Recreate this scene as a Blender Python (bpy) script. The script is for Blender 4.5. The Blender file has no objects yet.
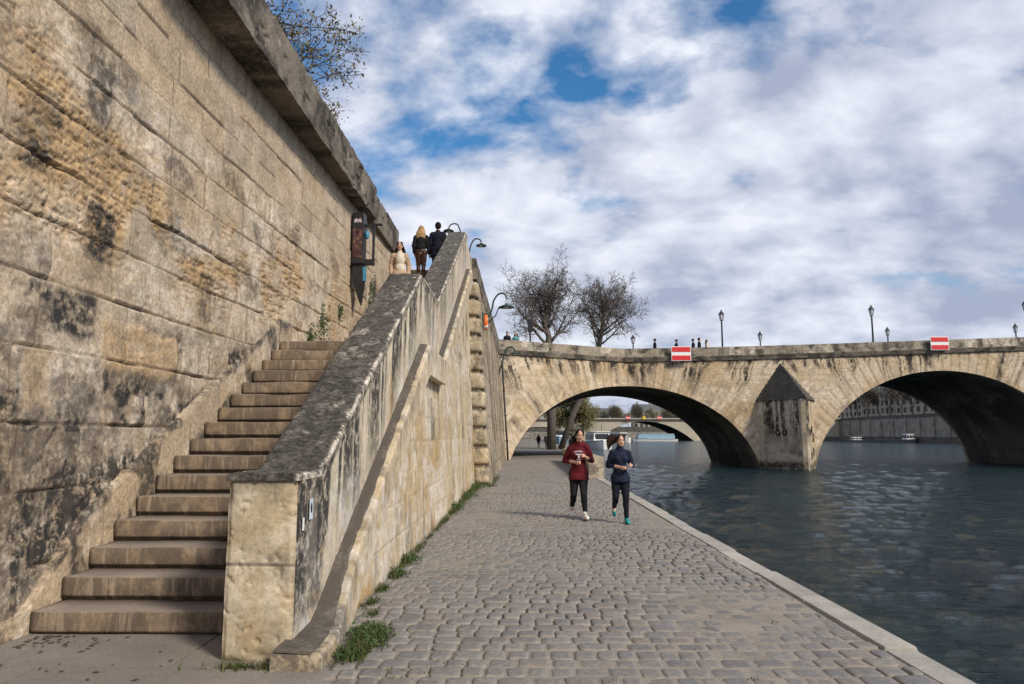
import bpy, bmesh, math, random
import numpy as np
from mathutils import Vector, Matrix, Quaternion

random.seed(7)
rng = np.random.default_rng(11)
SC = bpy.context.scene
COL = SC.collection
PI = math.pi

# ------------------------------------------------------------------ noise (numpy value noise)
_T = np.random.default_rng(3).random((256, 256)).astype(np.float32)

def vnoise(x, y, seed=0):
    x = np.asarray(x, dtype=np.float64) + seed * 17.31
    y = np.asarray(y, dtype=np.float64) + seed * 9.77
    ix = np.floor(x).astype(np.int64); iy = np.floor(y).astype(np.int64)
    fx = x - ix; fy = y - iy
    fx = fx * fx * fx * (fx * (fx * 6 - 15) + 10); fy = fy * fy * fy * (fy * (fy * 6 - 15) + 10)
    a = _T[ix & 255, iy & 255]; b = _T[(ix + 1) & 255, iy & 255]
    c = _T[ix & 255, (iy + 1) & 255]; d = _T[(ix + 1) & 255, (iy + 1) & 255]
    return (a * (1 - fx) + b * fx) * (1 - fy) + (c * (1 - fx) + d * fx) * fy

def fbm(x, y, oct=4, seed=0, gain=0.5):
    s = 0.0; a = 1.0; t = 0.0; f = 1.0
    for o in range(oct):
        s = s + a * vnoise(x * f, y * f, seed + o * 3.7); t += a; a *= gain; f *= 2.03
    return s / t

def sstep(a, b, x):
    t = np.clip((np.asarray(x, dtype=np.float64) - a) / (b - a), 0, 1)
    return t * t * (3 - 2 * t)

# ------------------------------------------------------------------ objects
def tag(o, label=None, cat=None, group=None, kind=None):
    if label: o['label'] = label
    if cat: o['category'] = cat
    if group: o['group'] = group
    if kind: o['kind'] = kind
    return o

def thing(name, label, cat, loc=(0, 0, 0), rz=0.0, group=None):
    o = bpy.data.objects.new(name, None); COL.objects.link(o)
    o.empty_display_size = 0.2
    o.location = loc; o.rotation_euler = (0, 0, rz)
    return tag(o, label, cat, group)

def mesh_np(name, V, F, mat, parent=None, attrs=None, smooth=True, off=(0, 0, 0), mats=None, midx=None):
    """V (N,3) array, F list of int arrays each (M,k)"""
    V = np.asarray(V, dtype=np.float32) - np.asarray(off, dtype=np.float32)
    if not isinstance(F, (list, tuple)): F = [F]
    F = [np.asarray(f, dtype=np.int32) for f in F if len(f)]
    me = bpy.data.meshes.new(name)
    nl = sum(f.size for f in F); nf = sum(len(f) for f in F)
    me.vertices.add(len(V)); me.vertices.foreach_set('co', V.ravel())
    me.loops.add(nl); me.polygons.add(nf)
    me.loops.foreach_set('vertex_index', np.concatenate([f.ravel() for f in F]))
    tot = np.concatenate([np.full(len(f), f.shape[1], dtype=np.int32) for f in F])
    st = np.concatenate([[0], np.cumsum(tot)[:-1]]).astype(np.int32)
    me.polygons.foreach_set('loop_start', st)
    me.polygons.foreach_set('loop_total', tot)
    if midx is not None: me.polygons.foreach_set('material_index', np.asarray(midx, dtype=np.int32))
    me.update(calc_edges=True); me.validate()
    if attrs:
        for k, a in attrs.items():
            at = me.attributes.new(k, 'FLOAT', 'POINT')
            at.data.foreach_set('value', np.asarray(a, dtype=np.float32).ravel())
    if mats:
        for m in mats: me.materials.append(m)
    else: me.materials.append(mat)
    if smooth:
        me.polygons.foreach_set('use_smooth', np.ones(len(me.polygons), dtype=bool))
    o = bpy.data.objects.new(name, me); COL.objects.link(o)
    if parent: o.parent = parent
    return o

class MB:
    """collects simple shapes and builds ONE mesh"""
    def __init__(s): s.v = []; s.f = []; s.n = 0
    def add(s, vs, fs):
        s.v.extend([tuple(p) for p in vs]); s.f.extend([tuple(i + s.n for i in f) for f in fs]); s.n += len(vs); return s
    def box(s, c, h, rz=0.0, taper=1.0, rot=None):
        vs = []
        for dz in (-1, 1):
            k = taper if dz > 0 else 1.0
            for dx, dy in ((-1, -1), (1, -1), (1, 1), (-1, 1)):
                p = Vector((dx * h[0] * k, dy * h[1] * k, dz * h[2]))
                if rot is not None: p = rot @ p
                elif rz: p = Matrix.Rotation(rz, 3, 'Z') @ p
                vs.append((c[0] + p.x, c[1] + p.y, c[2] + p.z))
        return s.add(vs, [(3, 2, 1, 0), (4, 5, 6, 7), (0, 1, 5, 4), (1, 2, 6, 5), (2, 3, 7, 6), (3, 0, 4, 7)])
    def tube(s, ps, rs, n=8, caps=True):
        ps = [Vector(p) for p in ps]
        if not hasattr(rs, '__len__'): rs = [rs] * len(ps)
        up = None; vs = []; fs = []
        for i, p in enumerate(ps):
            t = (ps[min(i + 1, len(ps) - 1)] - ps[max(i - 1, 0)])
            if t.length < 1e-9: t = Vector((0, 0, 1))
            t.normalize()
            if up is None:
                up = t.orthogonal().normalized()
            else:
                up = (up - t * up.dot(t))
                up = up.normalized() if up.length > 1e-6 else t.orthogonal().normalized()
            w = t.cross(up)
            for k in range(n):
                a = 2 * PI * k / n
                vs.append(p + (up * math.cos(a) + w * math.sin(a)) * rs[i])
        for i in range(len(ps) - 1):
            for k in range(n):
                a = i * n + k; b = i * n + (k + 1) % n
                fs.append((a, b, b + n, a + n))
        if caps:
            fs.append(tuple(reversed(range(n)))); m = (len(ps) - 1) * n
            fs.append(tuple(range(m, m + n)))
        return s.add(vs, fs)
    def lathe(s, prof, c=(0, 0, 0), n=16, rot=None):
        vs = []; fs = []
        for r, z in prof:
            for k in range(n):
                a = 2 * PI * k / n
                p = Vector((r * math.cos(a), r * math.sin(a), z))
                if rot is not None: p = rot @ p
                vs.append((p.x + c[0], p.y + c[1], p.z + c[2]))
        for i in range(len(prof) - 1):
            for k in range(n):
                a = i * n + k; b = i * n + (k + 1) % n
                fs.append((a, b, b + n, a + n))
        fs.append(tuple(reversed(range(n)))); m = (len(prof) - 1) * n
        fs.append(tuple(range(m, m + n)))
        return s.add(vs, fs)
    def ell(s, c, r, n=14, m=8, rot=None):
        vs = []; fs = []
        for i in range(m + 1):
            th = PI * i / m
            th = min(max(th, 0.02), PI - 0.02)
            for k in range(n):
                a = 2 * PI * k / n
                p = Vector((r[0] * math.sin(th) * math.cos(a), r[1] * math.sin(th) * math.sin(a), r[2] * math.cos(th)))
                if rot is not None: p = rot @ p
                vs.append((c[0] + p.x, c[1] + p.y, c[2] + p.z))
        for i in range(m):
            for k in range(n):
                a = i * n + k; b = i * n + (k + 1) % n
                fs.append((a, a + n, b + n, b))
        fs.append(tuple(range(n))); fs.append(tuple(reversed(range(m * n, m * n + n))))
        return s.add(vs, fs)
    def cap(s, p0, p1, r0, r1, n=12):
        """tapered capsule (closed, overlapping volumes)"""
        p0 = Vector(p0); p1 = Vector(p1)
        s.ell(p0, (r0, r0, r0), n, 8); s.ell(p1, (r1, r1, r1), n, 8)
        return s.tube([p0, p1], [r0, r1], n)
    def prism(s, poly, axis, a, b):
        """poly: list of 2D points; axis 'x','y','z' extruded from a to b"""
        n = len(poly); vs = []
        for t in (a, b):
            for p, q in poly:
                vs.append({'x': (t, p, q), 'y': (p, t, q), 'z': (p, q, t)}[axis])
        fs = [tuple(range(n)), tuple(range(2 * n - 1, n - 1, -1))]
        for i in range(n):
            j = (i + 1) % n
            fs.append((i, i + n, j + n, j))
        return s.add(vs, fs)
    def build(s, name, mat, parent=None, off=(0, 0, 0), smooth=False, bevel=0.0, attrs=None, fixn=True):
        me = bpy.data.meshes.new(name)
        me.from_pydata([(p[0] - off[0], p[1] - off[1], p[2] - off[2]) for p in s.v], [], s.f)
        if fixn or bevel:
            bm = bmesh.new(); bm.from_mesh(me)
            bmesh.ops.recalc_face_normals(bm, faces=bm.faces)
            if bevel:
                bmesh.ops.bevel(bm, geom=list(bm.edges), offset=bevel, segments=2, affect='EDGES', profile=0.6)
            bm.to_mesh(me); bm.free()
        me.materials.append(mat)
        if smooth:
            for p in me.polygons: p.use_smooth = True
        me.update()
        o = bpy.data.objects.new(name, me); COL.objects.link(o)
        if parent: o.parent = parent
        return o

def copy_tree(root, loc=None, rz=None, label=None, scale=None):
    r = root.copy(); COL.objects.link(r)
    if loc is not None: r.location = loc
    if rz is not None: r.rotation_euler = (0, 0, rz)
    if scale is not None: r.scale = scale if hasattr(scale, '__len__') else (scale,) * 3
    if label: r['label'] = label
    for ch in list(root.children):
        c = ch.copy(); COL.objects.link(c); c.parent = r
        for g in list(ch.children):
            d = g.copy(); COL.objects.link(d); d.parent = c
    return r

def voxel(name, mb, mat, parent, vox, smooth_it=3, off=(0, 0, 0), zmin=None, wrinkle=0.0):
    """union of the overlapping closed shapes in mb as one continuous smooth surface"""
    me = bpy.data.meshes.new('tmp')
    me.from_pydata([(p[0] - off[0], p[1] - off[1], p[2] - off[2]) for p in mb.v], [], mb.f)
    bm = bmesh.new(); bm.from_mesh(me); bmesh.ops.recalc_face_normals(bm, faces=bm.faces); bm.to_mesh(me); bm.free()
    o = bpy.data.objects.new('tmp', me); COL.objects.link(o)
    r = o.modifiers.new('r', 'REMESH'); r.mode = 'VOXEL'; r.voxel_size = vox
    if smooth_it:
        sm = o.modifiers.new('s', 'SMOOTH'); sm.factor = 0.5; sm.iterations = smooth_it
    dg = bpy.context.evaluated_depsgraph_get(); dg.update()
    nm = bpy.data.meshes.new_from_object(o.evaluated_get(dg), depsgraph=dg)
    bpy.data.objects.remove(o); bpy.data.meshes.remove(me)
    nm.name = name
    if wrinkle:
        k = len(nm.vertices); co = np.zeros(k * 3, dtype=np.float32); no = np.zeros(k * 3, dtype=np.float32)
        nm.vertices.foreach_get('co', co); nm.vertices.foreach_get('normal', no); co = co.reshape(-1, 3); no = no.reshape(-1, 3)
        f = fbm(co[:, 0] * 9 + co[:, 1] * 5, co[:, 2] * 26 + co[:, 0] * 12, 3, 7) - .5; g = np.abs(vnoise(co[:, 0] * 14 - co[:, 1] * 9, co[:, 2] * 20, 8) - .5)
        co = co + no * (np.clip(f * 1.5 - g + .42, 0, 1) * wrinkle)[:, None]; nm.vertices.foreach_set('co', co.astype(np.float32).ravel())
    if zmin is not None:
        co = np.zeros(len(nm.vertices) * 3, dtype=np.float32); nm.vertices.foreach_get('co', co); c3 = co.reshape(-1, 3)
        c3[:, 2] = np.where(c3[:, 2] < zmin, zmin + (c3[:, 2] - zmin) * .04, c3[:, 2]); nm.vertices.foreach_set('co', c3.ravel())
    nm.materials.clear(); nm.materials.append(mat)
    nm.polygons.foreach_set('use_smooth', np.ones(len(nm.polygons), dtype=bool))
    ob = bpy.data.objects.new(name, nm); COL.objects.link(ob)
    if parent: ob.parent = parent
    return ob

def panel(name, mat, mapf, us, bot, top, nv, dispf=None, thick=0.3, parent=None, off=(0, 0, 0)):
    """closed slab: dense displaced front grid, thick body behind it.
    mapf(u, v, d) -> x, y, z   (d>0 = out of the surface)"""
    us = np.asarray(us, dtype=np.float64); nu = len(us)
    b = bot(us) if callable(bot) else np.full(nu, float(bot))
    t = top(us) if callable(top) else np.full(nu, float(top))
    w = np.linspace(0, 1, nv)
    U = np.repeat(us[:, None], nv, 1); V = b[:, None] + (t - b)[:, None] * w[None, :]
    if dispf: D, at = dispf(U, V)
    else: D, at = np.zeros_like(U), {}
    x, y, z = mapf(U, V, D)
    front = np.stack([x, y, z], -1).reshape(-1, 3)
    xb, yb, zb = mapf(U[:, [0, -1]], V[:, [0, -1]], np.full((nu, 2), -thick))
    back = np.stack([xb, yb, zb], -1).reshape(-1, 3)
    xs, ys, zs = mapf(U[[0, -1]], V[[0, -1]], np.full((2, nv), -thick))
    sides = np.stack([xs, ys, zs], -1).reshape(-1, 3)
    idx = np.arange(nu * nv).reshape(nu, nv)
    q = np.stack([idx[:-1, :-1], idx[1:, :-1], idx[1:, 1:], idx[:-1, 1:]], -1).reshape(-1, 4)
    # border copies (own vertices so that the edges shade crisply)
    V0 = nu * nv
    verts = [front]; faces = [q]; attrs = {k: [a.reshape(-1)] for k, a in at.items()}
    n = V0
    def addstrip(A, B, sa):
        nonlocal n
        k = len(A); verts.append(A); verts.append(B)
        i = np.arange(k - 1)
        faces.append(np.stack([n + i, n + i + 1, n + k + i + 1, n + k + i], -1))
        for kk in attrs: attrs[kk].append(sa[kk]); attrs[kk].append(sa[kk])
        n += 2 * k
    F3 = front.reshape(nu, nv, 3); B3 = back.reshape(nu, 2, 3); S3 = sides.reshape(2, nv, 3)
    g = lambda sl: {k: at[k][sl].reshape(-1) for k in at}
    addstrip(F3[:, 0][::-1], B3[:, 0][::-1], {k: v[::-1] for k, v in g((slice(None), 0)).items()})
    addstrip(F3[:, -1], B3[:, 1], g((slice(None), -1)))
    addstrip(F3[0], S3[0], g((0, slice(None))))
    addstrip(F3[-1][::-1], S3[1][::-1], {k: v[::-1] for k, v in g((-1, slice(None))).items()})
    addstrip(B3[:, 0], B3[:, 1], g((slice(None), 0)))
    V = np.concatenate(verts); 
    attrs = {k: np.concatenate(a) for k, a in attrs.items()}
    # orient the front by comparing with +d
    e1 = F3[nu // 2 + 1 if nu > 2 else 1, nv // 2] - F3[nu // 2 if nu > 2 else 0, nv // 2]
    e2 = F3[nu // 2, min(nv // 2 + 1, nv - 1)] - F3[nu // 2, min(nv // 2 + 1, nv - 1) - 1]
    um, vm = U[nu // 2:nu // 2 + 1, nv // 2:nv // 2 + 1], V_mid(b, t, nu, nv)
    p0 = np.array([float(np.asarray(c).ravel()[0]) for c in mapf(um, vm, np.zeros((1, 1)))])
    p1 = np.array([float(np.asarray(c).ravel()[0]) for c in mapf(um, vm, np.full((1, 1), 0.01))])
    if np.dot(np.cross(e1, e2), p1 - p0) < 0:
        faces = [f[:, ::-1] for f in faces]
    sm = np.zeros(sum(len(f) for f in faces), dtype=bool); sm[:len(q)] = True
    o = mesh_np(name, V, faces, mat, parent, attrs, smooth=False, off=off)
    o.data.polygons.foreach_set('use_smooth', sm)
    return o

def V_mid(b, t, nu, nv):
    i = nu // 2
    return np.array([[b[i] + (t[i] - b[i]) * (nv // 2) / (nv - 1)]])

def ashlar(u, z, zs, lmin, lmax, seed, u0, u1, wob=0.012):
    """block id noise (0..1) and distance to nearest joint for coursed masonry"""
    r = np.random.default_rng(seed)
    uw = u + (fbm(u * 3, z * 3, 3, seed) - .5) * wob * 2; zw = z + (fbm(u * 2.5, z * 4, 3, seed + 5) - .5) * wob * 2
    row = np.clip(np.searchsorted(zs, zw) - 1, 0, len(zs) - 2)
    zs = np.asarray(zs)
    dz = np.minimum(np.abs(zw - zs[row]), np.abs(zs[row + 1] - zw))
    blk = np.zeros_like(u); du = np.full_like(u, 9.0)
    for k in range(len(zs) - 1):
        js = [u0 - r.random() * lmax]
        while js[-1] < u1 + lmax: js.append(js[-1] + lmin + (lmax - lmin) * r.random())
        js = np.array(js); m = row == k
        i = np.clip(np.searchsorted(js, uw[m]) - 1, 0, len(js) - 2)
        blk[m] = r.random(len(js))[i]
        du[m] = np.minimum(uw[m] - js[i], js[i + 1] - uw[m])
    return blk, np.minimum(dz, du), row, dz, du
# ------------------------------------------------------------------ materials
class NT:
    def __init__(s, name):
        s.m = bpy.data.materials.new(name); s.m.use_nodes = True
        s.t = s.m.node_tree; s.t.nodes.clear(); s.L = s.t.links.new
        s.out = s.n('ShaderNodeOutputMaterial'); s.b = s.n('ShaderNodeBsdfPrincipled')
        s.L(s.b.outputs[0], s.out.inputs[0])
        s.pos = None
    def n(s, t, **k):
        x = s.t.nodes.new(t)
        for a, b in k.items(): setattr(x, a, b)
        return x
    def P(s):
        if s.pos is None: s.pos = s.n('ShaderNodeNewGeometry').outputs['Position']
        return s.pos
    def scaled(s, v):
        m = s.n('ShaderNodeVectorMath', operation='MULTIPLY'); s.L(s.P(), m.inputs[0]); m.inputs[1].default_value = v
        return m.outputs[0]
    def noise(s, scale, detail=4, rough=.55, vec=None, dist=0.0):
        x = s.n('ShaderNodeTexNoise'); x.inputs['Scale'].default_value = scale; x.inputs['Detail'].default_value = detail
        x.inputs['Roughness'].default_value = rough; x.inputs['Distortion'].default_value = dist
        s.L(vec if vec is not None else s.P(), x.inputs['Vector']); return x.outputs[0]
    def attr(s, name):
        x = s.n('ShaderNodeAttribute'); x.attribute_name = name; return x.outputs['Fac']
    def ramp(s, fac, stops, interp='LINEAR'):
        x = s.n('ShaderNodeValToRGB'); x.color_ramp.interpolation = interp
        e = x.color_ramp.elements
        while len(e) < len(stops): e.new(0.5)
        for k, (p, c) in enumerate(stops):
            e[k].position = p; e[k].color = (*c, 1) if hasattr(c, '__len__') else (c, c, c, 1)
        s.L(fac, x.inputs[0]); return x.outputs[0]
    def mix(s, fac, a, b, mode='MIX'):
        x = s.n('ShaderNodeMix', data_type='RGBA', blend_type=mode)
        for sock, v in ((x.inputs[0], fac), (x.inputs[6], a), (x.inputs[7], b)):
            if isinstance(v, (int, float)): sock.default_value = v
            elif isinstance(v, tuple): sock.default_value = (*v, 1)
            else: s.L(v, sock)
        return x.outputs[2]
    def math(s, op, a, b=None, clamp=False):
        x = s.n('ShaderNodeMath', operation=op, use_clamp=clamp)
        for i, v in enumerate((a, b)):
            if v is None: continue
            if isinstance(v, (int, float)): x.inputs[i].default_value = v
            else: s.L(v, x.inputs[i])
        return x.outputs[0]
    def bump(s, h, strength=.4, dist=.02, prev=None):
        x = s.n('ShaderNodeBump'); x.inputs['Strength'].default_value = strength; x.inputs['Distance'].default_value = dist
        s.L(h, x.inputs['Height'])
        if prev is not None: s.L(prev, x.inputs['Normal'])
        return x.outputs[0]
    def done(s, col, rough=.9, normal=None, spec=.3):
        if isinstance(col, tuple): s.b.inputs['Base Color'].default_value = (*col, 1)
        else: s.L(col, s.b.inputs['Base Color'])
        if isinstance(rough, (int, float)): s.b.inputs['Roughness'].default_value = rough
        else: s.L(rough, s.b.inputs['Roughness'])
        s.b.inputs['Specular IOR Level'].default_value = spec
        if normal is not None: s.L(normal, s.b.inputs['Normal'])
        return s.m

def stone(name, blocks, alt, stain=(.045, .043, .04), joint=(.10, .085, .07), erode=(.40, .26, .12), pale=(.60, .54, .45),
          fine=30, bump=.5, var=(.72, 1.2), altamt=(.42, .66), bd=.012, sn=9):
    t = NT(name)
    k = len(blocks)
    c = t.ramp(t.attr('blk'), [(i / max(k - 1, 1), b) for i, b in enumerate(blocks)])
    c = t.mix(t.ramp(t.noise(1.3, 7, .62, dist=.6), [(altamt[0], 0.0), (altamt[1], .8)]), c, alt)
    c = t.mix(t.math('MULTIPLY', t.attr('er'), t.ramp(t.noise(5, 8, .68), [(.40, .25), (.52, 1.)])), c, erode)
    c = t.mix(t.math('MULTIPLY', t.attr('pl'), t.ramp(t.noise(5, 8, .70), [(.44, 0.), (.52, 1.)])), c, pale)
    c = t.mix(1.0, c, t.ramp(t.noise(fine, 8, .74), [(.37, var[0]), (.63, var[1])]), 'MULTIPLY')
    c = t.mix(1.0, c, t.ramp(t.noise(3.2, 8, .7, dist=.4), [(.36, .76), (.64, 1.15)]), 'MULTIPLY')
    sp = t.ramp(t.noise(fine * 3.2, 3, .6), [(.30, .55), (.40, 1.)])
    c = t.mix(1.0, c, sp, 'MULTIPLY')
    sm = t.math('MULTIPLY', t.attr('st'), t.ramp(t.noise(sn, 9, .74, dist=.3), [(.38, .18), (.52, 1.)]), True)
    c = t.mix(sm, c, stain)
    c = t.mix(t.attr('jnt'), c, joint)
    h = t.math('ADD', t.math('MULTIPLY', t.noise(fine, 9, .72), 1.2), t.math('MULTIPLY', t.noise(fine * .28, 7, .65), .9))
    return t.done(c, .92, t.bump(h, bump, bd), .2)

def plain(name, col, rough=.7, spec=.3, var=.15, scale=8, metal=0.0, bump=0.0, bscale=60):
    t = NT(name)
    lo = tuple(max(0, x * (1 - var)) for x in col); hi = tuple(min(1, x * (1 + var)) for x in col)
    c = t.ramp(t.noise(scale, 5, .6), [(.35, lo), (.65, hi)])
    nm = t.bump(t.noise(bscale, 4, .6), bump, .01) if bump else None
    m = t.done(c, rough, nm, spec)
    t.b.inputs['Metallic'].default_value = metal
    return m

M = {}
M['wall'] = stone('quay_wall_stone', [(.45, .35, .24), (.52, .405, .275), (.43, .355, .265), (.54, .435, .31), (.38, .32, .25), (.49, .375, .25)], (.54, .435, .315),
                  stain=(.042, .040, .039), joint=(.13, .10, .075), erode=(.47, .32, .17), pale=(.66, .575, .465), fine=26, bump=.6, var=(.62, 1.26), bd=.013)
M['parapet_dark'] = stone('weathered_parapet_stone', [(.17, .145, .12), (.22, .19, .155), (.14, .125, .105)], (.27, .23, .18),
                          stain=(.035, .033, .03), fine=34, bump=.7, var=(.5, 1.4))
M['pillar'] = stone('pillar_stone', [(.44, .355, .23), (.50, .41, .27)], (.40, .35, .26), stain=(.10, .092, .08), joint=(.16, .13, .10), pale=(.60, .54, .44), fine=24, bump=.4, var=(.82, 1.13))
M['stairwall'] = stone('stair_parapet_stone', [(.60, .52, .40), (.66, .57, .43), (.55, .47, .35)], (.52, .455, .355), stain=(.050, .047, .044),
                       joint=(.3, .25, .19), erode=(.46, .31, .14), pale=(.66, .62, .56), fine=22, bump=.35, var=(.82, 1.12))
M['lowwall'] = stone('stair_base_stone', [(.50, .40, .25), (.58, .485, .34), (.47, .355, .20), (.61, .53, .41), (.50, .38, .22)], (.56, .47, .34),
                     stain=(.10, .09, .08), joint=(.36, .29, .20), erode=(.44, .29, .12), pale=(.66, .60, .51), fine=22, bump=.4, var=(.82, 1.14))
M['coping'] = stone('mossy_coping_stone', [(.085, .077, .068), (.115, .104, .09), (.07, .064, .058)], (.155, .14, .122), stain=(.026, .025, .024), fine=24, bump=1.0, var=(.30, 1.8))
M['bridge'] = stone('bridge_stone', [(.52, .415, .285), (.57, .46, .32), (.48, .38, .26), (.61, .505, .37)], (.58, .48, .35), stain=(.042, .036, .03),
                    joint=(.29, .22, .14), erode=(.46, .33, .18), pale=(.66, .57, .45), fine=9, bump=.4, var=(.8, 1.15), bd=.03, sn=1.6)
M['bridge_pale'] = stone('bridge_pier_stone', [(.50, .42, .30), (.56, .48, .36), (.47, .38, .26)], (.50, .43, .32), stain=(.05, .044, .038),
                         joint=(.30, .24, .17), fine=9, bump=.4, var=(.8, 1.15), bd=.03, sn=1.6)
M['bridge_parapet'] = stone('bridge_parapet_stone', [(.27, .235, .18), (.33, .285, .22), (.23, .20, .16)], (.38, .33, .255), stain=(.06, .053, .045), fine=12, bump=.5, var=(.7, 1.25), bd=.03, sn=1.6)
M['cap'] = stone('pier_cap_stone', [(.075, .068, .06), (.10, .09, .08)], (.12, .11, .095), fine=12, bump=.8, var=(.5, 1.4), bd=.03)
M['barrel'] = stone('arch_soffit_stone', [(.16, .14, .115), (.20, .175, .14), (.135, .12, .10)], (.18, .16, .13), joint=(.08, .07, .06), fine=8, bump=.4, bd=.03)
M['river_wall'] = stone('river_wall_stone', [(.36, .30, .21), (.42, .35, .25), (.31, .26, .19), (.43, .34, .22)], (.38, .32, .24), stain=(.07, .063, .055),
                        joint=(.17, .14, .11), fine=16, bump=.5)
M['quoin'] = stone('quoin_stone', [(.42, .34, .22), (.47, .385, .25), (.38, .315, .21)], (.36, .31, .23), stain=(.07, .06, .05), fine=14, bump=.5)

# steps: pale dusty treads, streaked risers (weathering by facing and by height inside the slab comes from the stone itself)
def mk_step():
    t = NT('step_stone')
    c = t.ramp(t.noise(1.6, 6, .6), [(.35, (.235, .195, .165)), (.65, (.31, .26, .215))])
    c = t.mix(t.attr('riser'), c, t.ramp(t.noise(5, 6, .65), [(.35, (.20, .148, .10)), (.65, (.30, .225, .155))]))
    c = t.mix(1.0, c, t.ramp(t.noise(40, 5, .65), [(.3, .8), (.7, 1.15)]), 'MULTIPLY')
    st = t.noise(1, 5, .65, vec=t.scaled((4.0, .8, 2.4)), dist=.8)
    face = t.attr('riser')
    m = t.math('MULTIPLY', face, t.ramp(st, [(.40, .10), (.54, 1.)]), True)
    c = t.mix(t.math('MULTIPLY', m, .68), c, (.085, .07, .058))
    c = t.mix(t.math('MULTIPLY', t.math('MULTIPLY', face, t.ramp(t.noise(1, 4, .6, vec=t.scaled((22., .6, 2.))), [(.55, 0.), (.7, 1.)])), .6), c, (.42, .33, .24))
    h = t.math('ADD', t.noise(35, 6, .65), t.noise(7, 4, .6))
    return t.done(c, .9, t.bump(h, .35, .012), .2)
M['step'] = mk_step()

def mk_cobble():
    t = NT('cobble_stone')
    g = t.n('ShaderNodeNewGeometry').outputs['Random Per Island']
    c = t.ramp(g, [(0, (.155, .148, .143)), (.3, (.195, .184, .172)), (.55, (.23, .212, .19)), (.75, (.172, .166, .162)), (.9, (.225, .188, .162)), (1, (.13, .126, .124))])
    c = t.mix(t.ramp(t.noise(.35, 5, .6), [(.4, 0.), (.65, .55)]), c, (.225, .205, .182))
    c = t.mix(1.0, c, t.ramp(t.noise(24, 7, .7), [(.36, .74), (.64, 1.22)]), 'MULTIPLY')
    c = t.mix(t.math('MULTIPLY', t.attr('edge'), t.ramp(t.noise(14, 5, .6), [(.35, .3), (.6, 1.)])), c, (.29, .25, .205))
    c = t.mix(t.math('MULTIPLY', t.ramp(t.noise(.8, 7, .68), [(.54, 0.), (.66, 1.)]), .45), c, (.085, .08, .066))
    c = t.mix(t.math('MULTIPLY', t.ramp(t.noise(1.7, 7, .7, dist=1.), [(.60, 0.), (.68, 1.)]), .35), c, (.28, .25, .215))
    h = t.math('ADD', t.noise(30, 6, .65), t.math('MULTIPLY', t.noise(9, 4, .6), 1.3))
    return t.done(c, t.ramp(t.noise(3, 4), [(.3, .62), (.7, .88)]), t.bump(h, .4, .008), .35)
M['cobble'] = mk_cobble()

def mk_ground(name, a, b, scale=2.0, fine=40, bump=.4, litter=None):
    t = NT(name)
    c = t.ramp(t.noise(scale, 7, .62), [(.35, a), (.65, b)])
    c = t.mix(1.0, c, t.ramp(t.noise(fine, 5, .65), [(.3, .78), (.7, 1.18)]), 'MULTIPLY')
    c = t.mix(t.ramp(t.noise(scale * .4, 5, .6), [(.5, 0.), (.7, .5)]), c, tuple(x * .6 for x in a))
    return t.done(c, .92, t.bump(t.noise(fine * 1.3, 6, .65), bump, .01), .2)
M['sand'] = mk_ground('joint_sand', (.235, .205, .17), (.31, .27, .225), 3, 60)
M['slab'] = mk_ground('pavement_slab', (.205, .18, .16), (.265, .232, .205), 1.2, 45, .3)
M['kerb'] = mk_ground('kerb_granite', (.33, .30, .265), (.42, .385, .335), 1.5, 35, .3)
def mk_kerb():
    t = NT('kerb_granite'); g = t.n('ShaderNodeNewGeometry').outputs['Random Per Island']
    c = t.ramp(g, [(0, (.33, .31, .28)), (.4, (.43, .40, .355)), (.7, (.37, .345, .305)), (1, (.47, .435, .38))])
    c = t.mix(1.0, c, t.ramp(t.noise(2.2, 8, .68), [(.3, .70), (.7, 1.15)]), 'MULTIPLY'); c = t.mix(1.0, c, t.ramp(t.noise(45, 5, .65), [(.3, .75), (.7, 1.2)]), 'MULTIPLY')
    return t.done(c, .9, t.bump(t.noise(40, 6, .65), .4, .012), .2)
M['kerb'] = mk_kerb()
M['street'] = mk_ground('street_asphalt', (.05, .05, .05), (.07, .07, .07), 1, 40)
M['far_quay'] = mk_ground('far_quay_paving', (.20, .18, .155), (.26, .235, .20), .3, 8)
M['bed'] = mk_ground('river_mud', (.05, .045, .035), (.07, .06, .045), .2, 4)

def mk_water():
    t = NT('river_water')
    t.b.inputs['IOR'].default_value = 1.33
    n1 = t.noise(1, 5, .6, vec=t.scaled((.35, 1.1, 1)), dist=.6)
    n2 = t.noise(1, 6, .62, vec=t.scaled((1.8, 5.2, 1)), dist=.5)
    h = t.math('ADD', t.math('ADD', t.math('MULTIPLY', n1, .36), t.math('MULTIPLY', t.noise(1, 5, .65, vec=t.scaled((4.5, 10., 1))), .20)), t.math('MULTIPLY', n2, .42))
    c = t.ramp(t.noise(.12, 5, .6), [(.4, (.006, .019, .028)), (.6, (.009, .029, .033))])
    m = t.done(c, .09, t.bump(h, 1.0, .62), .33)
    t.b.inputs['Specular Tint'].default_value = (.82, .93, 1, 1)
    return m
M['water'] = mk_water()

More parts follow.
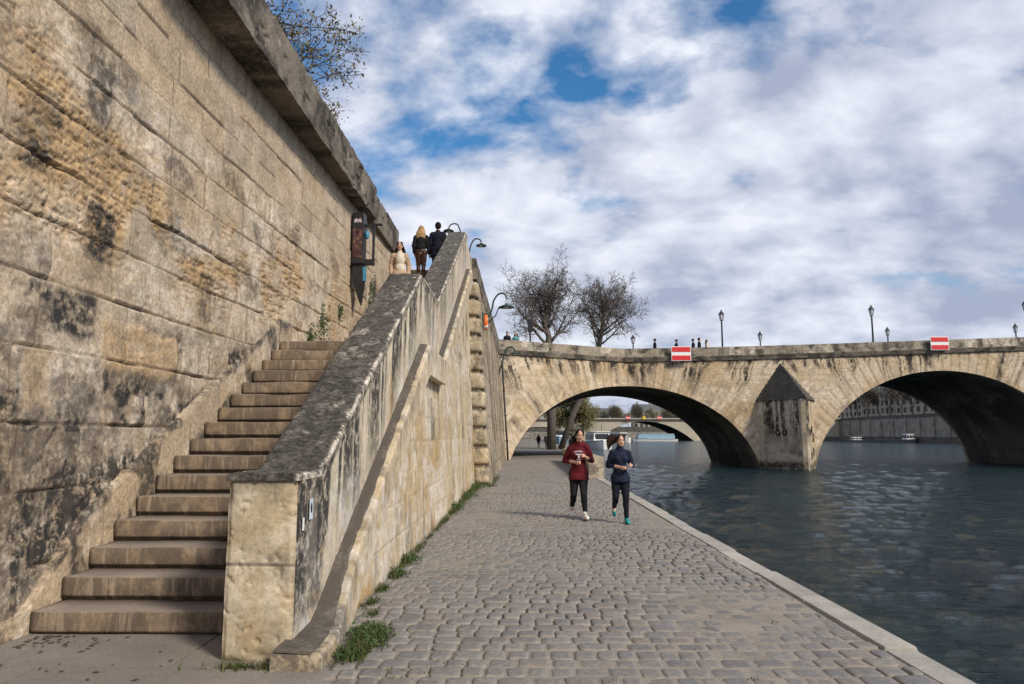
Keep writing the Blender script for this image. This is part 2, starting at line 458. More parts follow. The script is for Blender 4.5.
def mk_leaf(name, cols):
    t = NT(name)
    g = t.n('ShaderNodeNewGeometry').outputs['Random Per Island']
    k = len(cols)
    c = t.ramp(g, [(i / (k - 1), q) for i, q in enumerate(cols)])
    m = t.done(c, .65, None, .25)
    return m
M['grass'] = mk_leaf('grass_blades', [(.035, .058, .014), (.05, .08, .02), (.085, .10, .03), (.12, .105, .045)])
M['bud'] = mk_leaf('buds', [(.10, .095, .035), (.13, .10, .05), (.16, .14, .06), (.09, .065, .04)])
M['brownleaf'] = mk_leaf('dry_leaves', [(.12, .095, .07), (.10, .08, .06), (.14, .115, .08), (.08, .065, .05)])
M['willow'] = mk_leaf('young_leaves', [(.13, .125, .045), (.17, .155, .06), (.10, .095, .04), (.15, .12, .05)])
M['farleaf_hazed'] = mk_leaf('hazed_far_spring_leaves', [(.20, .20, .12), (.24, .225, .14), (.17, .17, .11), (.22, .19, .125)])  # pale spring buds, with distance haze painted in by lighter leaf colours
M['ivy'] = mk_leaf('wall_plant_leaves', [(.028, .055, .016), (.042, .075, .022), (.06, .09, .03)])
M['bark'] = plain('bark', (.115, .10, .085), .9, .2, .35, 6, bump=.5, bscale=25)
M['bark_shade_lifted'] = plain('shade_lifted_bark', (.19, .165, .13), .9, .2, .3, 6)  # bark colour lightened to offset shade inside the distant crowns
M['bark_dark'] = plain('dark_bark', (.06, .05, .042), .9, .2, .3, 6)
M['iron'] = plain('black_iron', (.022, .022, .024), .5, .4, .2)
M['green_metal'] = plain('green_painted_metal', (.02, .05, .04), .45, .4, .2)
M['lamp_glass'] = plain('lamp_glass', (.55, .58, .58), .25, .5, .1)
M['red_paint'] = plain('red_sign_paint', (.62, .025, .03), .5, .4, .08)
M['white_paint'] = plain('white_sign_paint', (.78, .78, .77), .5, .4, .06)
M['yellow_paint'] = plain('yellow_sign_paint', (.75, .50, .03), .5, .4, .06)
M['orange'] = plain('orange_plastic', (.80, .16, .015), .5, .4, .08)
M['blue_paint'] = plain('blue_paint', (.05, .23, .36), .5, .4, .15)
M['box_black'] = plain('black_case_metal', (.018, .018, .02), .45, .4, .25)
M['graf'] = plain('black_graffiti', (.03, .028, .026), .85, .2, .2)
def person_mats():
    def cl(n, c, r=.85): M[n] = plain(n, c, r, .25, .22, 14, bump=.25, bscale=110)
    M['skin'] = plain('skin', (.50, .29, .20), .5, .4, .08, 20)
    M['skin2'] = plain('fair_skin', (.56, .34, .25), .5, .4, .08, 20)
    M['lips'] = plain('lips', (.36, .10, .09), .5, .4, .05)
    M['eye'] = plain('eyes', (.02, .015, .012), .3, .5, .05)
    M['brown_hair'] = plain('dark_hair', (.010, .007, .006), .75, .15, .3, 60)
    M['light_brown_hair'] = plain('brown_hair', (.030, .016, .011), .75, .15, .3, 60)
    M['blonde_hair'] = plain('blonde_hair', (.36, .21, .085), .5, .4, .45, 40)
    cl('maroon', (.095, .006, .012)); cl('blackcloth', (.010, .010, .012)); cl('navy', (.010, .015, .036)); cl('navy2', (.006, .008, .017))
    cl('whitecloth', (.72, .70, .66)); cl('cream', (.62, .54, .44)); cl('beige', (.42, .30, .20)); cl('jeans', (.025, .055, .13))
    cl('leather', (.045, .018, .013), .4); cl('teal', (.02, .30, .30)); cl('redsole', (.65, .05, .06)); cl('darkgrey', (.03, .03, .034)); cl('print', (.55, .47, .50))
    cl('tealcoat', (.10, .25, .25))
person_mats()
M['boat_white'] = plain('white_boat_paint', (.70, .70, .68), .4, .5, .06)
M['boat_dark'] = plain('dark_boat_paint', (.03, .035, .045), .4, .5, .1)
M['boat_blue'] = plain('pale_blue_boat_glass', (.26, .38, .47), .2, .5, .15)
M['glass_dark'] = plain('dark_window_glass', (.03, .035, .04), .15, .5, .1)
M['facade'] = plain('pale_limestone_facade', (.46, .40, .31), .85, .2, .15, .3)
M['facade2'] = plain('grey_limestone_facade', (.36, .32, .26), .85, .2, .15, .3)
M['slate'] = plain('slate_roof', (.10, .115, .14), .6, .3, .15, .5)
M['rubble'] = plain('embankment_stone', (.24, .22, .185), .9, .2, .3, .5)
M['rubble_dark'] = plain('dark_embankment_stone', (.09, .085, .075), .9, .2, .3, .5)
M['carr'] = plain('pale_concrete', (.42, .37, .29), .85, .2, .12, .15)
# ================================================================== THE SETTING
def sheet(name, pts, mat, z, kind='structure', thick=0.0):
    mb = MB(); n = len(pts)
    mb.add([(x, y, z) for x, y in pts], [tuple(range(n))])
    o = mb.build(name, mat, fixn=False)
    return tag(o, kind=kind)

WATER = -0.8
STREET = 6.33
STEP_H, STEP_T, Y0 = 0.192, 0.37, 5.85            # first flight
H2, T2, Y2 = 0.1918, 0.37, 14.5                   # second flight
LAND = 16 * STEP_H

# ---- river: one sheet, real ripples near the quay, to the horizon
def water():
    ys = [-40.0, -15.0]; y = 0.0
    while y < 60: ys.append(y); y += max(0.10, 0.0045 * max(y, 1) ** 1.25 + .07)
    while y < 420: ys.append(y); y *= 1.06
    ys += [600, 1000, 3000]
    ys = np.array(ys)
    xs = [2.6]
    while xs[-1] < 46: xs.append(xs[-1] + max(.11, .11 + .004 * (xs[-1] - 2.6)))
    while xs[-1] < 140: xs.append(xs[-1] * 1.06)
    xs = np.array([-60., -20.] + xs + [400., 2000.])
    X, Y = np.meshgrid(xs, ys, indexing='ij')
    amp = (1 - sstep(40, 110, Y)) * (1 - sstep(40, 60, X)) * sstep(-1, 1, Y) * sstep(2.0, 2.8, X)
    h = (fbm(X * .55 + Y * .12, Y * .8, 4, 31, .5) - .5) * (.07 + .09 * sstep(.35, .65, fbm(X * .10, Y * .16, 3, 43))) + (fbm(X * 1.5, Y * 3.1 + X * .3, 3, 37) - .5) * .085
    rid = 1 - np.abs(2 * vnoise(X * .8 + Y * .2, Y * 1.25, 41) - 1)
    h = h + (rid ** 2) * .03
    Z = WATER + h * amp
    nx, ny = X.shape
    idx = np.arange(nx * ny).reshape(nx, ny)
    q = np.stack([idx[:-1, :-1], idx[1:, :-1], idx[1:, 1:], idx[:-1, 1:]], -1).reshape(-1, 4)
    o = mesh_np('river_water', np.stack([X, Y, Z], -1).reshape(-1, 3), q, M['water'])
    tag(o, kind='structure')
water()
sheet('ground', [(-3000, -300), (3000, -300), (3000, 4000), (-3000, 4000)], M['bed'], -3.0)
sheet('street', [(-400, -60), (-4.3, -60), (-4.3, 20.5), (-400, 20.5)], M['street'], STREET)
sheet('street', [(-400, 20.5), (-1.75, 20.5), (-1.75, 47), (-400, 47)], M['street'], STREET + .004)
sheet('street', [(-400, 47), (-1.75, 47), (-1.75, 900), (-400, 900)], M['street'], STREET)
sheet('far_bank_ground', [(131.5, -300), (3000, -300), (3000, 372), (131.5, 372)], M['street'], 7.0)
sheet('far_bank_ground', [(-1.75, 396), (3000, 396), (3000, 2000), (-1.75, 2000)], M['street'], 6.0)

# ---- cobbled quay: real stones bedded in sand
sheet('joint_sand', [(-1.7, -8), (2.66, -8), (2.70, 47.5), (-1.2, 47.5)], M['sand'], -.009)
def cobbles():
    r = np.random.default_rng(5)
    V = []; Fq = []; Ft = []; E = []; n = 0
    y = 2.4
    while y < 47.0:
        pitch = .165 + .05 * r.random() + .0012 * max(0, y - 10)
        x = -1.62 + .2 * r.random() - .2
        skew = .035 + .02 * r.random()
        while x < 2.60:
            w = .125 + .13 * r.random() ** 1.2
            if x + w > 2.66: w = 2.66 - x
            if w > .07:
                g = .005 + .008 * r.random()
                hw = w / 2 - g; hy = pitch / 2 - g * .9
                cx = x + w / 2; cy = y + skew * cx + .03 * math.sin(cx * 1.3 + y * .4) + (r.random() - .5) * .016
                rot = (r.random() - .5) * .10
                k = 12; a = (np.arange(k) + .5) / k * 2 * PI
                e = 2 / (5.0 + 5 * r.random())
                ox = np.sign(np.cos(a)) * np.abs(np.cos(a)) ** e * hw * (1 + (r.random(k) - .5) * .13)
                oy = np.sign(np.sin(a)) * np.abs(np.sin(a)) ** e * hy * (1 + (r.random(k) - .5) * .13)
                px = ox * math.cos(rot) - oy * math.sin(rot); py = ox * math.sin(rot) + oy * math.cos(rot)
                z0 = (r.random() - .5) * .008 + .016 * (vnoise(cx * .8, cy * .5, 2) - .5) * 2
                tx, ty = (r.random(2) - .5) * .06
                rings = [(1.0, -.035), (1.0, -.006), (.94, -.000), (.6, .002)]
                for s, dz in rings:
                    V.append(np.stack([cx + px * s, cy + py * s, z0 + dz + px * s * tx + py * s * ty + (r.random(k) - .5) * .003], -1))
                    E.append(np.full(k, 1.0 if s >= 1 else (.35 if s > .8 else 0.)))
                V.append(np.array([[cx, cy, z0 + .004]])); E.append(np.zeros(1))
                i = np.arange(k); j = (i + 1) % k
                for q in range(3):
                    Fq.append(np.stack([n + q * k + i, n + q * k + j, n + q * k + k + j, n + q * k + k + i], -1))
                Ft.append(np.stack([n + 3 * k + i, n + 3 * k + j, np.full(k, n + 4 * k)], -1))
                n += 4 * k + 1
            x += w
        y += pitch
    o = mesh_np('cobblestone_paving', np.concatenate(V), [np.concatenate(Fq), np.concatenate(Ft)], M['cobble'], attrs={'edge': np.concatenate(E)})
    tag(o, kind='structure')
cobbles()

# kerb of long granite blocks along the water
mb = MB(); y = -6.0; r = random.Random(3)
while y < 47:
    L = 1.1 + r.random() * .7; x0 = 2.655 + .002 * y; x1 = 2.90 + .0035 * y
    j = (r.random() - .5) * .022
    mb.add([(x0, y + .006, -.05), (x1 + j, y + .006, -.05), (x1 + j, y + L - .006, -.05), (x0, y + L - .006, -.05),
            (x0 + .008, y + .014, .012 + j), (x1 - .02 + j, y + .014, .012 + j), (x1 - .02 + j, y + L - .014, .012 + j), (x0 + .008, y + L - .014, .012 + j)],
           [(3, 2, 1, 0), (4, 5, 6, 7), (0, 1, 5, 4), (1, 2, 6, 5), (2, 3, 7, 6), (3, 0, 4, 7)])
    y += L
tag(mb.build('quay_kerb', M['kerb'], bevel=.006), kind='structure')
# the quay's river face below the kerb
mb = MB(); mb.prism([(-8, -3), (-8, -.052), (47.5, -.052), (47.5, -3)], 'x', 2.3, 2.87)
tag(mb.build('quay_edge', M['rubble']), kind='structure')
# paved quay under and beyond the bridge
mb = MB()
mb.prism([(-7, 47.5), (3.05, 47.5), (4.0, 53), (4.0, 66), (7.0, 78), (8.0, 115), (4.0, 150), (4.0, 396), (-7, 396)], 'z', -3, -.012)
tag(mb.build('far_quay', M['far_quay']), kind='structure')

# slab pavement at the foot of the stairs
mb = MB(); r = random.Random(8)
ys = [2.2, 3.0, 3.75, 4.45, 5.05, 5.95]
for i in range(len(ys) - 1):
    x = -4.4 + (i % 2) * .35 - .3
    while x < -1.32:
        w = .95 + r.random() * .5; x1 = min(x + w, -1.30)
        h = r.random() * .004
        if x1 - x > .05:
            mb.add([(x + .004, ys[i] + .004, -.06), (x1 - .004, ys[i] + .004, -.06), (x1 - .004, ys[i + 1] - .004, -.06), (x + .004, ys[i + 1] - .004, -.06),
                    (x + .007, ys[i] + .007, .012 + h), (x1 - .007, ys[i] + .007, .012 + h), (x1 - .007, ys[i + 1] - .007, .012 + h), (x + .007, ys[i + 1] - .007, .012 + h)],
                   [(3, 2, 1, 0), (4, 5, 6, 7), (0, 1, 5, 4), (1, 2, 6, 5), (2, 3, 7, 6), (3, 0, 4, 7)])
        x += w
tag(mb.build('slab_pavement', M['slab']), kind='structure')
sheet('pavement_bed', [(-4.6, -8), (-1.32, -8), (-1.32, 6.0), (-4.6, 6.0)], M['slab'], -.008)

# ================================================================== UPPER QUAY WALL (left)
qw = thing('quay_wall', 'tall weathered limestone retaining wall with dark cornice beside the steps', 'wall', (-3.95, 5.0, 0))
QO = (-3.95, 5.0, 0)
def wall_x(u): return -3.95 + .29 * np.clip((np.asarray(u, dtype=np.float64) - 9.0) / 11.5, 0, 1)
def wall_disp(u, z):
    zs = [-.3, .52, 1.12, 1.66, 2.28, 2.86, 3.38, 3.86, 4.36, 4.82, 5.26, 5.62, 6.0, 6.36, 6.75]
    blk, jd, row, dz, du = ashlar(u, z, zs, .75, 1.55, 21, -10, 22, .012)
    smooth_top = sstep(5.0, 5.35, z)
    jn = 1 - sstep(.003, .009 + .016 * (1 - smooth_top) * fbm(u * 2, z * 2, 3, 8), jd)
    # eroded band: strata and pits in the middle height
    band = sstep(3.0, 3.5, z + .5 * (fbm(u * .7, z * .7, 3, 61) - .5)) * (1 - sstep(4.75, 5.15, z + .4 * (fbm(u * .8, z * .8, 3, 62) - .5)))
    band = np.clip(band * (1 - .6 * sstep(12.5, 15.5, u)) + .45 * sstep(.58, .72, fbm(u * .5, z * .6, 4, 63)) * (1 - smooth_top), 0, 1)
    er = np.clip(band * sstep(.40, .58, fbm(u * 1.1, z * 1.4, 5, 64)), 0, 1)
    strata = fbm(u * 2.2 + 2 * z, z * 24 + .8 * np.sin(u * 2) + 3 * fbm(u * 1.2, z * 1.2, 3, 85), 4, 65, .6)
    pits = sstep(.54, .70, fbm(u * 20, z * 30, 3, 66))
    D = (fbm(u * .9, z * .9, 4, 67) - .5) * .03 + (fbm(u * 7, z * 9, 5, 68) - .5) * .012 * (1 - .6 * smooth_top)
    D = D + (blk - .5) * .030 * (1 - jn)
    D = D - jn * (.012 + .030 * (1 - smooth_top) * sstep(.4, .62, fbm(u * 1.5, z * 2, 3, 69)))
    D = D - er * (np.clip(.60 - strata, 0, 1) * .065 + pits * .018 + .008)
    chip = sstep(.62, .70, fbm(u * 1.8, z * 2.2, 5, 70)) * (1 - smooth_top)
    D = D - chip * .015
    # old render that survives in patches low down, its torn edge standing proud
    ren = sstep(.50, .535, fbm(u * 1.05, z * 1.25, 5, 71, .58) + .10 * (1.6 - z) * .5) * (1 - sstep(2.3, 3.2, z)) * (1 - sstep(13, 15, u))
    D = D + ren * .009
    # dark lichen: low, toward the near end, and on odd blocks
    st = .8 * sstep(.50, .62, fbm(u * .9, z * 1.0, 6, 72, .62) + .15 * sstep(2.2, .2, z) - .03 + .06 * sstep(9, 6, u)) * (1 - sstep(2.4, 3.6, z))
    st = st + .8 * sstep(.85, .88, blk) * (z > 1.6) * (z < 3.9) * sstep(.40, .55, fbm(u * 5, z * 5, 4, 73))
    st = st + .7 * sstep(.67, .73, fbm(u * 1.25, z * 1.6, 5, 74)) * (1 - smooth_top)
    st = st + .6 * sstep(.62, .69, fbm(u * 2.6, z * 3.0, 5, 86, .6)) * sstep(4.2, 3.0, z) * sstep(14, 11, u)
    st = st + .35 * sstep(.52, .7, fbm(u * 7, z * .6, 4, 75)) * sstep(6.1, 6.7, z)
    base_noise = fbm(u * 3, z * 3, 4, 79)
    st = st + .9 * np.exp(-((z - (.42 + .49 * (u - 6.0)) - .18) / .22) ** 2) * (u > 5.7) * (u < 11.2) * sstep(.35, .6, base_noise)
    st = st * (1 - .7 * er)
    st = st * .85
    pl = np.clip(sstep(.46, .60, fbm(u * .8, z * .9, 5, 76, .58)) * (1 - smooth_top) * (1 - er) * .9 + ren * .55, 0, 1)
    wu = u + .22 * (fbm(u * 2, z * 2, 4, 87) - .5); wz = z + .22 * (fbm(u * 2.4, z * 2.2, 4, 88) - .5); sp = sstep(.30, .52, fbm(u * 4, z * 4, 5, 89))
    def patch(y0, y1, z0, z1, s=.06): return sstep(y0 - s, y0 + s, wu) * sstep(y1 + s, y1 - s, wu) * sstep(z0 - s, z0 + s, wz) * sstep(z1 + s, z1 - s, wz)
    for y0, y1, z0, z1, k in DARK: st = np.maximum(st * (1 - .0), k * patch(y0, y1, z0, z1) * (.35 + .65 * sp))
    for y0, y1, z0, z1, k in GOLD:
        q = patch(y0, y1, z0, z1, .04) * k; st = st * (1 - .92 * q); er = np.maximum(er, .75 * q); pl = pl * (1 - q); D = D + .012 * q
    for y0, y1, z0, z1, k in PALE:
        q = patch(y0, y1, z0, z1, .12) * k; st = st * (1 - .8 * q); pl = np.maximum(pl, q)
    top2 = sstep(5.2, 5.5, z); pl = np.maximum(pl, .35 * top2 * sstep(.4, .6, fbm(u * .6, z * .8, 4, 97)))
    return D, {'blk': blk, 'jnt': np.clip(jn * (.45 + .6 * fbm(u * 1.2, z * 1.3, 3, 77)), 0, 1) * (1 - .75 * ren), 'er': er * .9, 'pl': pl, 'st': np.clip(st, 0, 1)}
DARK = [(6.28, 6.78, 3.13, 3.72, .95), (8.65, 9.45, 2.98, 3.62, .75), (5.55, 6.55, 2.38, 2.85, 1.0), (5.3, 7.4, .55, 1.35, .95), (5.2, 6.6, 1.35, 1.75, .7), (6.0, 7.2, 4.9, 5.3, .55), (5.4, 5.9, 3.7, 4.4, .9), (6.2, 6.6, 4.5, 5.1, .8), (9.6, 10.4, 3.5, 4.0, .6), (7.6, 9.8, .9, 1.6, .6)]
GOLD = [(6.7, 8.1, 2.18, 2.66, 1.0), (5.6, 6.0, 1.75, 2.25, .8), (7.6, 8.4, 4.1, 4.5, .5), (12.0, 12.8, 4.1, 4.4, .7)]
PALE = [(6.9, 8.6, 2.75, 3.35, .8), (8.2, 9.6, 2.15, 2.7, .95), (9.0, 11.5, 2.7, 3.6, .7), (5.9, 6.7, 1.75, 2.3, .7), (11.0, 14.0, 3.3, 4.0, .5), (5.3, 6.3, 2.95, 3.6, .6)]
us = [-9., -6., -3., 0., 2., 3.5]; u = 4.6
while u < 20.5: us.append(u); u += min(max(.0125, u * u / 2700 * .8), .05)
us.append(20.5)
panel('masonry_face', M['wall'], lambda u, v, d: (wall_x(u) + d - .01, u + 0 * v, v + 0 * d), us, -.2, 6.72, 430, wall_disp, .9, qw, QO)

def par_disp(seed, amp=.02):
    def f(u, z):
        blk, jd, row, dz, du = ashlar(u, z, [-50, 50], 1.0, 1.9, seed, -12, 60, .02)
        jn = 1 - sstep(.003, .014, jd)
        D = (fbm(u * 1.1, z * 2, 4, seed) - .5) * amp * 1.5 + (fbm(u * 9, z * 9, 5, seed + 1) - .5) * amp * 1.3 - jn * .014 + (blk - .5) * .008
        D = D - .03 * sstep(.64, .74, fbm(u * 3, z * 6, 4, seed + 2))
        st = .9 * sstep(.45, .66, fbm(u * 2.2, z * 2, 5, seed + 3))
        return D, {'blk': blk, 'jnt': jn * .7, 'er': np.zeros_like(u), 'pl': .35 * sstep(.6, .75, fbm(u * 2, z * 3, 4, seed + 4)), 'st': st}
    return f
us = [-9., -5., 0., 4.] + list(np.arange(5.0, 16.8, .04)) + [16.8]
# weathered parapet with the wide cornice that overhangs as far as the pier by the display case
panel('parapet', M['parapet_dark'], lambda u, v, d: (-3.50 + d, u + 0 * v, v + 0 * d), us, 6.72, 7.47, 40, par_disp(81), .62, qw, QO)
panel('parapet', M['parapet_dark'], lambda u, v, d: (-3.585 + d, u + 0 * v, v + 0 * d), list(np.arange(16.82, 20.4, .04)) + [20.4], 6.723, 7.46, 40, par_disp(83), .6, qw, QO)
mb = MB(); mb.prism([(-4.05, 6.735), (-4.05, 7.30), (-3.7, 7.30), (-3.7, 6.735)], 'y', -9, 20.35)
mb.build('parapet_core', M['parapet_dark'], qw, QO)
# sloping skirting of stone that follows the steps along the wall foot
def sk_top(u):
    u = np.minimum(u, 11.45)
    return np.where(u < 5.75, .17, .17 + np.clip((u - 5.75), 0, 5.7) * .52 + .30 * sstep(5.75, 6.6, u)) * 1.0
def sk_disp(u, z):
    blk, jd, row, dz, du = ashlar(u, z, [-50, 50], .7, 1.3, 90, 0, 22, .02)
    jn = 1 - sstep(.003, .016, jd)
    t = sk_top(u) - z
    D = (fbm(u * 2, z * 2, 4, 91) - .5) * .04 + (fbm(u * 8, z * 8, 4, 92) - .5) * .025 - jn * .02
    D = D * .4 - .016 * sstep(.04, .0, t) * (.4 + .9 * fbm(u * 3, z * 3, 4, 93))
    st = .9 * sstep(.45, .6, fbm(u * 2.5, z * 2.5, 5, 94) + .12 * sstep(.16, .02, t))
    return D, {'blk': blk, 'jnt': jn * .5, 'er': 0 * u, 'pl': .8 * sstep(.45, .6, fbm(u * 1.6, z * 1.6, 4, 95)), 'st': np.clip(st, 0, 1)}
us = [-6., 0., 3.] + list(np.arange(4.4, 12.2, .02)) + [12.2]
panel('skirting', M['wall'], lambda u, v, d: (-3.895 + d, u + 0 * v, v + 0 * d), us, -.1, sk_top, 60, sk_disp, .15, qw, QO)
# ================================================================== STAIRCASE
SO = (-1.85, 5.2, 0)
stair = thing('stone_staircase', 'long stone staircase in two flights with sloping parapet climbing from the quay', 'staircase', SO)
def step_mesh(w, t, h, seed):
    r = np.random.default_rng(seed)
    # profile (y, z): recessed foot, slab face with worn nosing, tread
    prof = [(t + .12, 0.0), (.035, 0.0), (.035, .032), (.002, .034), (.0, .05), (.0, h - .012), (.003, h - .003), (.012, h), (t * .5, h - .006), (t + .12, h + .002)]
    nx = 44; xs = np.linspace(0, w, nx)
    V = []; R = []
    for x in xs:
        for k, (py, pz) in enumerate(prof):
            wob = (vnoise(x * 3 + seed * 5, k * .2, 4) - .5)
            dy = (wob * .012 + .030 * max(0, vnoise(x * 9 + seed * 3, 1.7, 6) - .72)) if 3 <= k <= 7 else 0
            dz = -.012 * max(0, vnoise(x * 2.2 + seed * 9, 3.3, 5) - .45) * 2 if k in (6, 7, 8) else 0
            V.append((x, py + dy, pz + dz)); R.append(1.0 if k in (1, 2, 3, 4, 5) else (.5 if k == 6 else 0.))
    m = len(prof); i, j = np.meshgrid(np.arange(nx - 1), np.arange(m), indexing='ij')
    a = i * m + j; b = i * m + (j + 1) % m
    q = np.stack([a, b, b + m, a + m], -1).reshape(-1, 4)
    caps = [np.arange(m)[None, :], np.arange((nx - 1) * m, nx * m)[::-1][None, :]]
    return np.array(V), [q, caps[0], caps[1]], np.array(R)
def fix_normals(o):
    bm = bmesh.new(); bm.from_mesh(o.data); bmesh.ops.recalc_face_normals(bm, faces=bm.faces); bm.to_mesh(o.data); bm.free()
variants = []
for s in range(4):
    V, F, R = step_mesh(1.82, STEP_T, STEP_H, s)
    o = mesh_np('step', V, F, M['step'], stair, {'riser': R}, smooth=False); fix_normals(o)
    variants.append(o)
def put_step(o, x, y, z, sx=1.0, sy=1.0, sz=1.0):
    o.location = (x - SO[0], y - SO[1], z - SO[2]); o.scale = (sx, sy, sz)
for k in range(16):
    o = variants[k] if k < 4 else variants[(k * 3 + 1) % 4].copy()
    if k >= 4: COL.objects.link(o); o.parent = stair
    put_step(o, -3.875, Y0 + k * STEP_T, k * STEP_H)
for k in range(17):
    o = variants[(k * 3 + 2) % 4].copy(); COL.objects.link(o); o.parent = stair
    put_step(o, -3.875, Y2 + k * T2, LAND + k * H2, 1.0, T2 / STEP_T, H2 / STEP_H)
mb = MB(); mb.box((-2.96, 13.12, LAND - .09), (.90, 1.50, .088)); mb.build('landing', M['step'], stair, SO)

YE = 20.55
def cop_z(u):
    u = np.asarray(u, dtype=np.float64)
    return 1.245 + .518 * np.clip(u - 5.77, 0, 11.2 - 5.77) + .49 * np.clip(u - 13.5, 0, 20.15 - 13.5)
def ledge_z(u):
    u = np.asarray(u, dtype=np.float64)
    return np.where(u < 5.6, .13, .13) + .05 * np.clip(u - 5.2, 0, .45) + .507 * np.clip(u - 5.65, 0, 11.2 - 5.65) + .49 * np.clip(u - 13.5, 0, 20.3 - 13.5)
def ledge_x(u): return -1.335 - .095 * sstep(5.2, 6.6, u)
kink = [5.77, 11.2, 13.5, 20.15]
def grid_u(a, b, st):
    return np.array(sorted(set(np.round(list(np.arange(a, b, st)) + [b] + [k for k in kink if a < k < b], 4))))
def pf_disp(u, z):
    rel = cop_z(u) - z; hgt = cop_z(u) - ledge_z(u)
    # joints run square to the slope
    blk, jd, row, dz, du = ashlar(u, rel, [-1, .62, 3], 1.1, 1.9, 33, 4, 22, .010)
    jn = (1 - sstep(.002, .010, jd))
    D = (fbm(u * 1.2, z * 1.2, 4, 34) - .5) * .016 + (fbm(u * 7, z * 7, 4, 35) - .5) * .008 - jn * .006
    D = D + .012 * sstep(.085, .06, rel)                        # a low moulded lip under the coping
    D = np.where(u < 5.3, np.minimum(D, .004), D)
    drip = fbm(u * 5.0 + .15 * rel, rel * .22, 4, 36, .62)
    reach = .45 + 1.5 * vnoise(u * 1.4, 0.0, 38)
    st = 1.2 * sstep(.46, .56, drip) * sstep(reach, .1, rel) + .85 * sstep(.10, .0, rel)
    st = st + .8 * sstep(.52, .64, fbm(u * 1.1, z * .9, 5, 39) + .14 * sstep(7.2, 5.6, u)) * sstep(8.0, 6.0, u)
    st = st * (1 - .35 * sstep(11.2, 12.2, u))
    pl = .9 * sstep(.46, .62, fbm(u * 2.2, z * .7, 5, 40)) * sstep(.2, .5, rel)
    er = .7 * sstep(.56, .7, fbm(u * 2.4, z * .8, 4, 42)) * sstep(.25, .6, rel) * (1 - sstep(9, 11, u))
    return D, {'blk': blk, 'jnt': jn * .5, 'er': er, 'pl': pl, 'st': np.clip(st, 0, 1)}
panel('parapet', M['stairwall'], lambda u, v, d: (-1.60 + d, u + 0 * v, v + 0 * d), grid_u(5.24, YE, .022), lambda u: ledge_z(u) - .12, cop_z, 90, pf_disp, .485, stair, SO)
def cp_disp(u, v):
    e = np.minimum(v, .52 - v)
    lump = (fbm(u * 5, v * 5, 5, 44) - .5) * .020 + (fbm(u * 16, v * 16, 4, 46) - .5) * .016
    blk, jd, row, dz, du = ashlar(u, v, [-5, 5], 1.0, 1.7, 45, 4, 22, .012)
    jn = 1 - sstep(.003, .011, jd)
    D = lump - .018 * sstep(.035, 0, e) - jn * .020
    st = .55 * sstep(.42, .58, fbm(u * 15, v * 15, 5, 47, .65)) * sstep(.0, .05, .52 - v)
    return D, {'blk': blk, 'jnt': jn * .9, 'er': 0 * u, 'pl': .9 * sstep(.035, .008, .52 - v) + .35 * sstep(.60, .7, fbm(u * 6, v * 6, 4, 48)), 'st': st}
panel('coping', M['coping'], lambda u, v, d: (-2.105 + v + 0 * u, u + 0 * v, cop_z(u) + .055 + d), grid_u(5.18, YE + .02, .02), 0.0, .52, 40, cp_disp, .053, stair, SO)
# end pillar of two big blocks
def pi_disp(u, z):
    blk, jd, row, dz, du = ashlar(u, z, [-.5, .655, 2], 4, 5, 50, -9, 3, .008)
    jn = 1 - sstep(.003, .012, dz)
    e = np.minimum(np.minimum(u + 2.087, -1.612 - u), 9)
    D = (fbm(u * 2, z * 2, 4, 51) - .5) * .016 + (fbm(u * 10, z * 10, 4, 52) - .5) * .009 - jn * .012 - .022 * sstep(.03, 0, e) * (.6 + .8 * vnoise(z * 9, u * 0, 57))
    D = D - .035 * sstep(.12, .0, z) * sstep(.4, .7, fbm(u * 5, z * 7, 3, 53)) - .012 * sstep(.66, .80, fbm(u * 15, z * 15, 4, 54))
    st = .55 * sstep(.50, .68, fbm(u * 4, z * 2.5, 5, 55) + .12 * sstep(1.0, 1.25, z)) + .7 * sstep(.04, 0, z) + .3 * jn
    return D, {'blk': blk, 'jnt': jn * .6, 'er': .35 * sstep(.5, .65, fbm(u * 4, z * 4, 4, 56)) * (z < .55), 'pl': .5 * sstep(.5, .65, fbm(u * 3, z * 3, 4, 58)), 'st': np.clip(st, 0, 1)}
panel('end_pillar', M['pillar'], lambda u, v, d: (u + 0 * v, 5.2 - d, v + 0 * u), np.linspace(-2.092, -1.606, 48), -.05, 1.243, 120, pi_disp, .03, stair, SO)
mb = MB(); mb.box((-1.846, 5.50, .6), (.238, .262, .62)); mb.build('pillar_core', M['pillar'], stair, SO)
# sloping string course
def lg_disp(u, z):
    blk, jd, row, dz, du = ashlar(u, z, [-9, 90], .9, 1.5, 100, 4, 22, .01)
    jn = 1 - sstep(.002, .012, jd); rel = ledge_z(u) - z
    D = (fbm(u * 2, z * 2, 4, 101) - .5) * .02 + (fbm(u * 8, z * 8, 4, 102) - .5) * .012 - jn * .008 - .02 * sstep(.03, 0, rel)
    st = .55 * sstep(.5, .66, fbm(u * 6, z * .8, 4, 103) + .2 * sstep(7.5, 5.2, u)) * sstep(.5, .0, rel) + .3 * sstep(6.6, 5.4, u)
    return D, {'blk': blk, 'jnt': jn * .5, 'er': 0 * u, 'pl': .8 * sstep(.42, .58, fbm(u * 2, z * 1.4, 4, 104)), 'st': np.clip(st, 0, 1)}
panel('string_course', M['lowwall'], lambda u, v, d: (ledge_x(u) + d, u + 0 * v, v + 0 * d), grid_u(4.98, YE, .025), lambda u: np.maximum(ledge_z(u) - .46, -.05), ledge_z, 26, lg_disp, .34, stair, SO)
